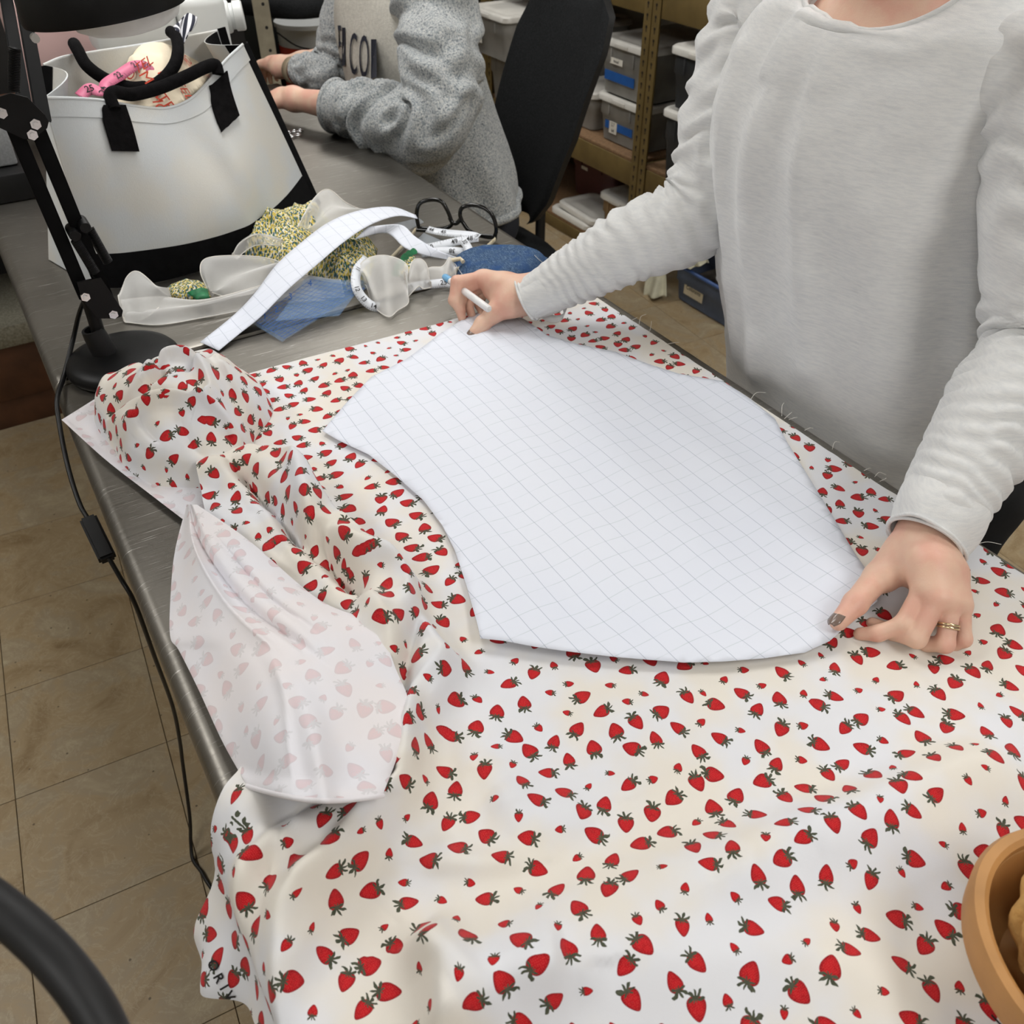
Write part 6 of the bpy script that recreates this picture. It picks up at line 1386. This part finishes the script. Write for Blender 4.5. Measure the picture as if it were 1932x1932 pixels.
# sleeves
def add(fs):
    return lambda S_, TH, L: sum(f(S_, TH, L) for f in fs)
V, Fc, cR = sleeve_geo([(1.04, .88, 1.345), sR + np.array((0, .01, -.025)), eR * .5 + sR * .5 + np.array((.01, .01, 0)), eR + np.array((.012, .0, .002)), eR * .62 + wR * .38, eR * .3 + wR * .7, wR + (eR - wR) * .07, wR + (wR - eR) * .02], [.060, .078, .074, .066, .058, .046, .037, .0335],
                       wr=add([gather(.030, .0034, .55, .80, 1.6, 1.0), gather(.016, .0022, .80, .93, 1.4, 2.0), gather(.055, .004, .05, .55, 1.8, 3.0), lambda S_, TH, L: 0.0006 * np.sin(TH * 44) * sstep(S_ / L, .88, .92)]))
geos.append((V, Fc)); cuffR = V.reshape(-1, 56, 3)[-1]
V, Fc, cL = sleeve_geo([(1.05, .71, 1.35), sL + np.array((0, -.02, -.02)), eL * .5 + sL * .5 + np.array((.0, -.015, 0)), eL + np.array((.01, -.0, 0)), eL * .6 + wL * .4, eL * .25 + wL * .75, wL + (eL - wL) * .05, wL + (wL - eL) * .04], [.064, .077, .072, .062, .056, .050, .043, .039],
                       wr=add([gather(.024, .0044, .53, .84, 1.3, 4.0), gather(.060, .003, .05, .5, 1.6, 5.0), gather(.022, .002, .82, .95, 1.0, 6.0)]))
geos.append((V, Fc)); cuffL = V.reshape(-1, 56, 3)[-1]
for cf, w_ in ((cuffR, wR), (cuffL, wL)):
    geos.append(tube_geo(cf, 0.0022, 8, closed=True)); inn = np.stack([cf, cf + (cf.mean(0) - cf) * 0.08 + (eR - wR if w_ is wR else eL - wL) * 0.12], 0); geos.append((inn.reshape(-1, 3), [tuple(f) for f in grid_faces(2, 56, wrap=True)]))
V, Fc = join_geo(*[(list(a_), [list(q) for q in b_]) for a_, b_ in geos]); mesh('sweater', V, Fc, KN, W1)
# loose turned cuffs
for w_, e_, r0, r1, sd in ((wL, eL, .0475, .0415, 3.0), (wR, eR, .0385, .0355, 8.0)):
    V, Fc, _c = sleeve_geo([w_ + (e_ - w_) * .20, w_ + (e_ - w_) * .12, w_ + (e_ - w_) * .04, w_ + (w_ - e_) * .035], [r0 - .004, r0, r0 - .001, r1], n=40, wr=lambda S_, TH, L, sd=sd: 0.0022 * np.sin(3 * TH + sd + S_ * 40) + 0.003 * fnoise(np.cos(TH) * 2 + sd, np.sin(TH) * 2 + S_ * 30, 1.0, sd) + 0.0005 * np.sin(TH * 50))
    edge_ = V.reshape(-1, 56, 3); g_ = join_geo((list(V), [list(f) for f in Fc]), tube_geo(edge_[-1], .0022, 8, closed=True), tube_geo(edge_[0], .0024, 8, closed=True)); mesh('cuff', g_[0], g_[1], KN, W1)
# thumb-hole loops of the cuffs
def loop_band(name, pts, width_vec, m, parent):
    c = spline(pts, 40); G_ = np.stack([c + np.array(width_vec) * q for q in (-.5, 0, .5)], 1); V, Fc = solid_sheet(G_.reshape(-1, 3), 0.0022, 40, 3); return mesh(name, V, Fc, m, parent)
ax_ = (eR - wR) / np.linalg.norm(eR - wR)
loop_band('thumb_loop', [z_(1008, 574, .040), z_(1026, 594, .020), z_(1044, 602, .012), z_(1062, 598, .016), z_(1068, 582, .030), z_(1062, 568, .046)], _up * 0.010 + ax_ * 0.006, KN, W1)
for pts in ([(1690, 955, .075), (1702, 948, .086), (1725, 950, .096), (1750, 948, .102)], [(1692, 968, .070), (1715, 960, .086), (1740, 970, .096), (1762, 974, .10), (1785, 970, .096)]):
    tube('cuff_fold', spline([z_(*q) for q in pts], 24), [0.002] + [0.0045] * 22 + [0.002], KN, W1, seg=10)
# --- trousers, shoes, hair
def trous(p):
    d = rcone(p, (1.085, .63, .93), (1.085, .74, .93), .125, .125)
    for yy in (.53, .745): d = smin(d, rcone(p, (1.09, yy, .82), (1.08, yy, .50), .105, .080), .04); d = smin(d, rcone(p, (1.08, yy, .50), (1.085, yy, .10), .078, .068), .02)
    return np.maximum(d, np.maximum(.075 - p[:, 2], p[:, 2] - 1.0)) + 0.004 * np.sin(p[:, 2] * 60 + p[:, 1] * 30) * np.sin(p[:, 0] * 40)
V, Fc = surface_nets(trous, (.88, .38, .05), (1.28, .90, 1.03), 0.011); mesh('trousers', smooth_mesh(V, Fc, 1), Fc, MAT['black_trouser'], W1)
for yy in (.53, .745):
    V, Fc = surface_nets(lambda p: np.maximum(smin(rcone(p, (1.10, yy, .045), (.93, yy, .035), .048, .042), rcone(p, (1.10, yy, .05), (1.10, yy, .10), .048, .05), .02), .002 - p[:, 2]), (.86, yy - .08, -.01), (1.17, yy + .08, .16), 0.008); mesh('shoe', V, Fc, MAT['shoe'], W1)
V, Fc = surface_nets(lambda p: np.maximum(smin(ellip(p, HDC + np.array((.018, 0, .018)), (.108, .092, .125)), ellip(p, HDC + np.array((.11, 0, .0)), (.05, .05, .045)), .03), -ellip(p, HDC + np.array((-.075, 0, -.045)), (.075, .07, .115))), HDC - .2, HDC + .2, 0.009); mesh('hair', smooth_mesh(V, Fc, 1), Fc, MAT['brown_hair'], W1)
# --- nails, rings
nL = np.array((-.55, .25, .80)); nL /= np.linalg.norm(nL); nail_at('fingernail', thL[0][3] + nL * .0100 + (thL[0][3] - thL[0][2]) * .08, thL[0][2] + nL * .0105, nL, MAT['nail_polish'], W1, .017, .0155)
nR = np.array((-.85, -.45, .30)); nR /= np.linalg.norm(nR); nail_at('fingernail', thR[0][3] + nR * .0106 + (thR[0][3] - thR[0][2]) * .10, thR[0][2] + nR * .0105, nR, MAT['nail_polish'], W1, .017, .0165)
rc, rd = rng_[0][0] * .42 + rng_[0][1] * .58, rng_[0][1] - rng_[0][0]
for off in (-.0016, .0016):
    rd_ = rd / np.linalg.norm(rd); a_ = np.cross(rd_, (0, 0, 1)); a_ /= np.linalg.norm(a_); b_ = np.cross(rd_, a_); t_ = np.linspace(0, 2 * math.pi, 33)[:-1]
    tube('finger_ring', rc + rd_ * off + 0.0104 * (np.cos(t_)[:, None] * a_ + np.sin(t_)[:, None] * b_), 0.0012, MAT['gold'], W1, seg=8, closed=True)
# --- the pen in her hand
pen = thing('marking_pen', 'white marking pen with pale blue cap end held over the pattern', 'pen', tuple(zr(540, 590, .03)))
pe, pb_ = zr(662, 668, .050), zr(395, 485, .048); pd = pb_ - pe; pd /= np.linalg.norm(pd); tipb = zr(120, 270, .046); 
Lp = np.linalg.norm(tipb - pe); pd = (tipb - pe) / Lp
lathe('barrel', [(0, 0), (.0045, 0), (.0058, .002), (.0060, .05), (.0058, Lp - .022), (0, Lp - .022)], pe, MAT['pen_white'], pen, axis=pd, seg=18)
lathe('cap', [(0, Lp - .0215), (.0061, Lp - .0215), (.0062, Lp - .004), (.005, Lp), (0, Lp + .0005)], pe, MAT['pen_blue'], pen, axis=pd, seg=18)
lathe('end_plug', [(0, -.0012), (.003, -.0012), (.0034, 0.0005), (0, .0005)], pe, MAT['lamp_white'], pen, axis=pd, seg=18)

# ======================================================= seated person
W2 = thing('person', 'person in a speckled grey fleece sweater sitting at the far table', 'person', (1.22, 2.28, 0))
FL = MAT['speckled_fleece']
cn, el2 = P(632, 200, .985), P(785, 226, .99); wn2 = cn + (cn - el2) / np.linalg.norm(cn - el2) * .14; sh2 = np.array([1.10, 2.16, 1.22])
cf2, wf2 = P(600, 138, .975), P(548, 128, .968); sf2 = np.array([1.10, 2.52, 1.20]); ef2 = np.array([1.02, 2.62, .99])
hb = P(502, 118, .965)
def body2(p):
    d = rcone(p, (1.20, 2.29, .60), (1.13, 2.30, .90), .12, .115); d = smin(d, ellip(p, (1.10, 2.33, 1.08), (.10, .17, .15)), .06)
    for s, e, w_ in ((sh2, el2, cn), (sf2, ef2, wf2)): d = smin(d, rcone(p, (1.10, 2.33, 1.20), s, .06, .05), .05); d = smin(d, rcone(p, s, e, .05, .042), .03)
    d = smin(d, rcone(p, (1.08, 2.33, 1.22), (1.05, 2.33, 1.36), .06, .05), .03); hc = np.array((1.00, 2.33, 1.48))
    head = smin(ellip(p, hc, (.095, .075, .12)), ellip(p, hc + np.array((-.055, 0, -.075)), (.05, .048, .05)), .04); head = smin(head, rcone(p, hc + np.array((-.092, 0, .015)), hc + np.array((-.112, 0, -.02)), .009, .013), .015)
    for s in (-1, 1): head = smin(head, ellip(p, hc + np.array((-.005, s * .077, -.01)), (.022, .010, .032)), .008)
    d = smin(d, head, .025)
    for yy in (2.20, 2.40): d = smin(d, rcone(p, (1.20, yy, .60), (.82, yy, .60), .085, .062), .04); d = smin(d, rcone(p, (.82, yy, .58), (.86, yy, .10), .058, .042), .02); d = smin(d, rcone(p, (.86, yy, .06), (.74, yy, .045), .040, .032), .02)
    return d
bV, bF = surface_nets(body2, (.66, 1.9, 0.0), (1.36, 2.78, 1.64), 0.0145)
def simple_hand(w0, elb, dirv, upv, s=1.0, curl=0.5, side=1):
    d = np.array(dirv, float); d /= np.linalg.norm(d); u = np.array(upv, float); u -= d * (u @ d); u /= np.linalg.norm(u); r = np.cross(d, u) * side
    fng = []; palm = []
    for k, (o, L_) in enumerate(((-.028, .072), (-.009, .080), (.010, .074), (.028, .058))):
        m = w0 + d * .085 * s + r * o * s; a = m + (d * math.cos(curl) - u * math.sin(curl)) * L_ * .45; b = a + (d * math.cos(curl * 2.2) - u * math.sin(curl * 2.2)) * L_ * .32; c = b + (d * math.cos(curl * 3.2) - u * math.sin(curl * 3.2)) * L_ * .25
        fng.append(([m, a, b, c], [.0105, .0095, .0083, .0070])); palm.append(([w0, w0 * .5 + m * .5 + u * .003, m], [.024, .0165, .0122]))
    th = ([w0 + d * .025 - r * .02, w0 + d * .055 - r * .042 - u * .01, w0 + d * .085 - r * .045 - u * .02, w0 + d * .105 - r * .036 - u * .026], [.019, .0145, .012, .009])
    return hand_mesh(dict(arm=([elb, elb * .4 + w0 * .6, w0], [.046, .036, .0255]), palm=palm, fingers=fng, thumb=th), 0.0028, 1)
h1, f1 = simple_hand(wn2, el2, (-.5, 1.0, -.10), (0, 0, 1), 1.0, .35, 1)
h2, f2 = simple_hand(P(528, 126, .968), ef2, P(480, 108, .955) - P(528, 126, .968), (0, 0, 1), 1.0, .5, -1)
V, Fc = join_geo((bV, bF.tolist()), (h1, f1.tolist()), (h2, f2.tolist())); mesh('body', V, Fc, SK, W2)
def disp2(o, th):
    y, z = o[..., 1], o[..., 2]; return 0.016 * fnoise(np.cos(th)[None, :] * 2 + 5 + 0 * y, z * 5 + np.sin(th)[None, :], 1.0, 41) + 0.008 * np.sin(th * 7 + z * 8) * sstep(z, 1.0, .75) + 0.004 * fnoise(y, z, 24, 42)
SH2, SF2 = body_shell([(1.150, 2.25, .70, .150, .250, .02), (1.145, 2.255, .76, .150, .245, .02), (1.125, 2.275, .86, .150, .240, .01), (1.105, 2.30, .98, .148, .230, 0), (1.09, 2.315, 1.09, .145, .222, 0), (1.085, 2.325, 1.19, .130, .205, .01), (1.08, 2.33, 1.26, .10, .15, .02), (1.07, 2.33, 1.295, .075, .09, .03)], yaw=math.radians(14), disp=disp2)
geos = [(SH2.reshape(-1, 3), SF2)]
low = SH2[0]; geos.append(tube_geo(low[::2], 0.012, 10, closed=True))
V, Fc, _ = sleeve_geo([(1.11, 2.24, 1.20), sh2 + np.array((0, 0, -.01)), sh2 * .45 + el2 * .55 + np.array((.03, -.03, 0)), el2 + np.array((.035, -.02, -.01)), el2 * .75 + cn * .25 + np.array((0, 0, -.018)), el2 * .35 + cn * .65 + np.array((0, 0, -.006)), cn], [.095, .100, .100, .092, .083, .068, .060], n=150, wr=add([gather(.075, .011, .45, .92, 1.6, 7.0), gather(.10, .008, .1, .5, 1.5, 8.0)]))
geos.append((V, Fc)); cf = V.reshape(-1, 56, 3)[-1]; geos.append(tube_geo(cf, 0.006, 8, closed=True)); inn = np.stack([cf, cf + (cf.mean(0) - cf) * 0.15 + (el2 - cn) * 0.2], 0); geos.append((inn.reshape(-1, 3), [tuple(f) for f in grid_faces(2, 56, wrap=True)]))
V, Fc, _ = sleeve_geo([(1.10, 2.42, 1.18), sf2, sf2 * .5 + ef2 * .5 + np.array((-.01, .02, 0)), ef2, ef2 * .4 + cf2 * .6, cf2, wf2 + (cf2 - wf2) * .35], [.085, .085, .078, .068, .055, .046, .042], n=110, wr=gather(.05, .006, .5, .95, 1.4, 9.0))
geos.append((V, Fc))
V, Fc = join_geo(*[(list(a_), [list(q) for q in b_]) for a_, b_ in geos]); sw2 = mesh('sweater', V, Fc, [FL, MAT['fleece_inside']], W2)
for i_, p_ in enumerate(sw2.data.polygons[:len(SF2)]):
    t_ = (i_ % 96) / 96 * 2 * math.pi
    if 0.60 * math.pi < t_ < 1.42 * math.pi and p_.center.z > 0.955: p_.material_index = 1
# watch
t_ = np.linspace(0, 2 * math.pi, 41)[:-1]; wd = wf2 - cf2; wd /= np.linalg.norm(wd); a_ = np.cross(wd, (0, 0, 1)); a_ /= np.linalg.norm(a_); b_ = np.cross(wd, a_); wc_ = P(556, 133, .968); ringw = wc_ + .036 * np.cos(t_)[:, None] * a_ + .034 * np.sin(t_)[:, None] * b_
G_ = np.stack([ringw - wd * .011, ringw, ringw + wd * .011], 1); G_ = np.vstack([G_, G_[:1]]); V, Fc = solid_sheet(G_.reshape(-1, 3), 0.002, 41, 3); wt2 = mesh('watch', V, Fc, MAT['watch_band'], W2)
# chest lettering
bpy.context.view_layer.update()
def decal(name, s, boxpx, o, m, parent, lift=0.004):
    V, Fc = text_geo(s, 1.0, 4); mn, mx = V.min(0), V.max(0); out = []
    (x0, y0), (x1, y1) = boxpx
    for v in V:
        u = (v[0] - mn[0]) / (mx[0] - mn[0] + 1e-9); w_ = (v[1] - mn[1]) / (mx[1] - mn[1] + 1e-9)
        p, n = drop(o, x0 + (x1 - x0) * u, y1 + (y0 - y1) * w_ + 14 * u * 0)
        if p is None: return None
        out.append(p + (n if n @ (_C - p) > 0 else -n) * lift)
    return mesh(name, out, Fc, m, parent, smooth=False)
for s, bx in (('E', ((640, 48), (646, 118))), ('I', ((648, 52), (654, 124))), ('C', ((662, 62), (676, 140))), ('O', ((680, 66), (698, 146))), ('I', ((702, 74), (712, 148)))):
    decal('letter', s, bx, sw2, MAT['navy_ink'], W2)
def trous2(p):
    d = ellip(p, (1.22, 2.29, .60), (.17, .20, .11))
    for yy in (2.20, 2.40): d = smin(d, rcone(p, (1.20, yy, .60), (.82, yy, .60), .10, .075), .04); d = smin(d, rcone(p, (.82, yy, .59), (.86, yy, .12), .074, .062), .02)
    return np.maximum(d, np.maximum(.08 - p[:, 2], .515 - p[:, 2] + np.where(p[:, 0] < 1.0, -1.0, 0.0)))
V, Fc = surface_nets(trous2, (.70, 2.0, .05), (1.44, 2.58, .78), 0.012); mesh('trousers', V, Fc, MAT['dark_trouser'], W2)
for yy in (2.20, 2.40):
    V, Fc = surface_nets(lambda p: np.maximum(smin(rcone(p, (.88, yy, .045), (.72, yy, .035), .046, .040), rcone(p, (.88, yy, .05), (.88, yy, .10), .046, .05), .02), .002 - p[:, 2]), (.64, yy - .08, -.01), (.96, yy + .08, .16), 0.009); mesh('shoe', V, Fc, MAT['shoe'], W2)
hc = np.array((1.00, 2.33, 1.48)); V, Fc = surface_nets(lambda p: np.maximum(ellip(p, hc + np.array((.02, 0, .012)), (.108, .095, .13)), -ellip(p, hc + np.array((-.075, 0, -.045)), (.075, .07, .115))), hc - .2, hc + .2, 0.01); mesh('hair', smooth_mesh(V, Fc, 1), Fc, MAT['brown_hair'], W2)
# ---------------------------------------------------------------- foreground
# selvage lettering printed on the hanging edge of the fabric
bpy.context.view_layer.update()
def print_on(s, cx_, cy_, size, ang):
    V, Fc = text_geo(s, 1.0, 3, bold=0.02); out = []; c_, s_ = math.cos(ang), math.sin(ang)
    for v in V:
        p, n = drop(SHEET, cx_ + size * (v[0] * c_ + v[1] * s_), cy_ + size * (v[0] * s_ - v[1] * c_))
        if p is None: return
        out.append(p + (n if n @ (_C - p) > 0 else -n) * 0.0012)
    mesh('selvage_letter', out, Fc, MAT['ink'], FAB, smooth=False)
for s, x, y in (('O', 404, 1822), ('R', 414, 1845), ('I', 424, 1862), ('V', 434, 1878), ('I', 445, 1894), ('N', 456, 1912)): print_on(s, x, y, 26, 1.05)
# black bent tube: arm of a chair standing beside the photographer
def rayd(px, py, t): return _C + ray(px, py) * t
ft = thing('tubular_chair', 'black curved tubular chair arm at the near corner of the aisle', 'chair', tuple(rayd(100, 1780, 0.40)))
tube('arm_tube', spline([rayd(-260, 1560, .42), rayd(-110, 1640, .41), rayd(10, 1722, .40), rayd(110, 1815, .39), rayd(190, 1930, .385), rayd(230, 2060, .38), rayd(240, 2300, .40)], 60), 0.0098, MAT['matte_black_tube'], ft, seg=24)
# basket at the near right corner of the table
eb = P(1863, 1826, TZ + .085); RB = 0.095; bc_ = eb + np.array([_rt[0], _rt[1], 0]) * RB * 1.02 + np.array((0, 0, 0))
bs = thing('basket', 'oval bent-wood basket on the strawberry fabric at the near corner', 'basket', (bc_[0], bc_[1], TZ + .02))
th = np.linspace(0, 2 * math.pi, 72, endpoint=False)
def oval(r, z): return np.stack([bc_[0] + r * np.cos(th), bc_[1] + r * 1.1 * np.sin(th), np.full(72, TZ + z)], 1)
def shell(name, spec, m, closed0=False, closed1=False):
    V = np.vstack([oval(r, z) for r, z in spec]); Fc = [tuple(f) for f in grid_faces(len(spec), 72, wrap=True)]
    if closed0: Fc.append(list(range(72))[::-1])
    if closed1: Fc.append([(len(spec) - 1) * 72 + k for k in range(72)])
    return mesh(name, V, Fc, MAT[m], bs, angle=40)
shell('wall', [(.060, .023), (.066, .025), (.080, .055), (.088, .080), (.084, .080), (.076, .055), (.060, .030)], 'basket_wood', True, True)
shell('rim_hoop', [(.0885, .062), (.094, .063), (.0965, .085), (.094, .092), (.088, .093), (.0845, .090), (.0840, .084)], 'basket_wood')
cl = thing('woven_bundle', 'tan crinkled cloth roll tucked in the bent-wood basket', 'cloth', (bc_[0] + .02, bc_[1], TZ + .04))
def bund(p):
    d = ellip(p, bc_ + np.array((.004, .0, .005)), (.068, .074, .060)); a = np.arctan2(p[:, 1] - bc_[1], p[:, 0] - bc_[0]); return d + 0.0022 * np.sin(a * 22 + p[:, 2] * 60) + 0.003 * np.sin(p[:, 2] * 150 + 4 * np.sin(a * 3))
V, Fc = surface_nets(bund, bc_ + np.array((-.075, -.085, -.045)), bc_ + np.array((.095, .10, .075)), .0035); mesh('cloth_roll', smooth_mesh(V, Fc, 1), Fc, MAT['tan_cloth'], cl)
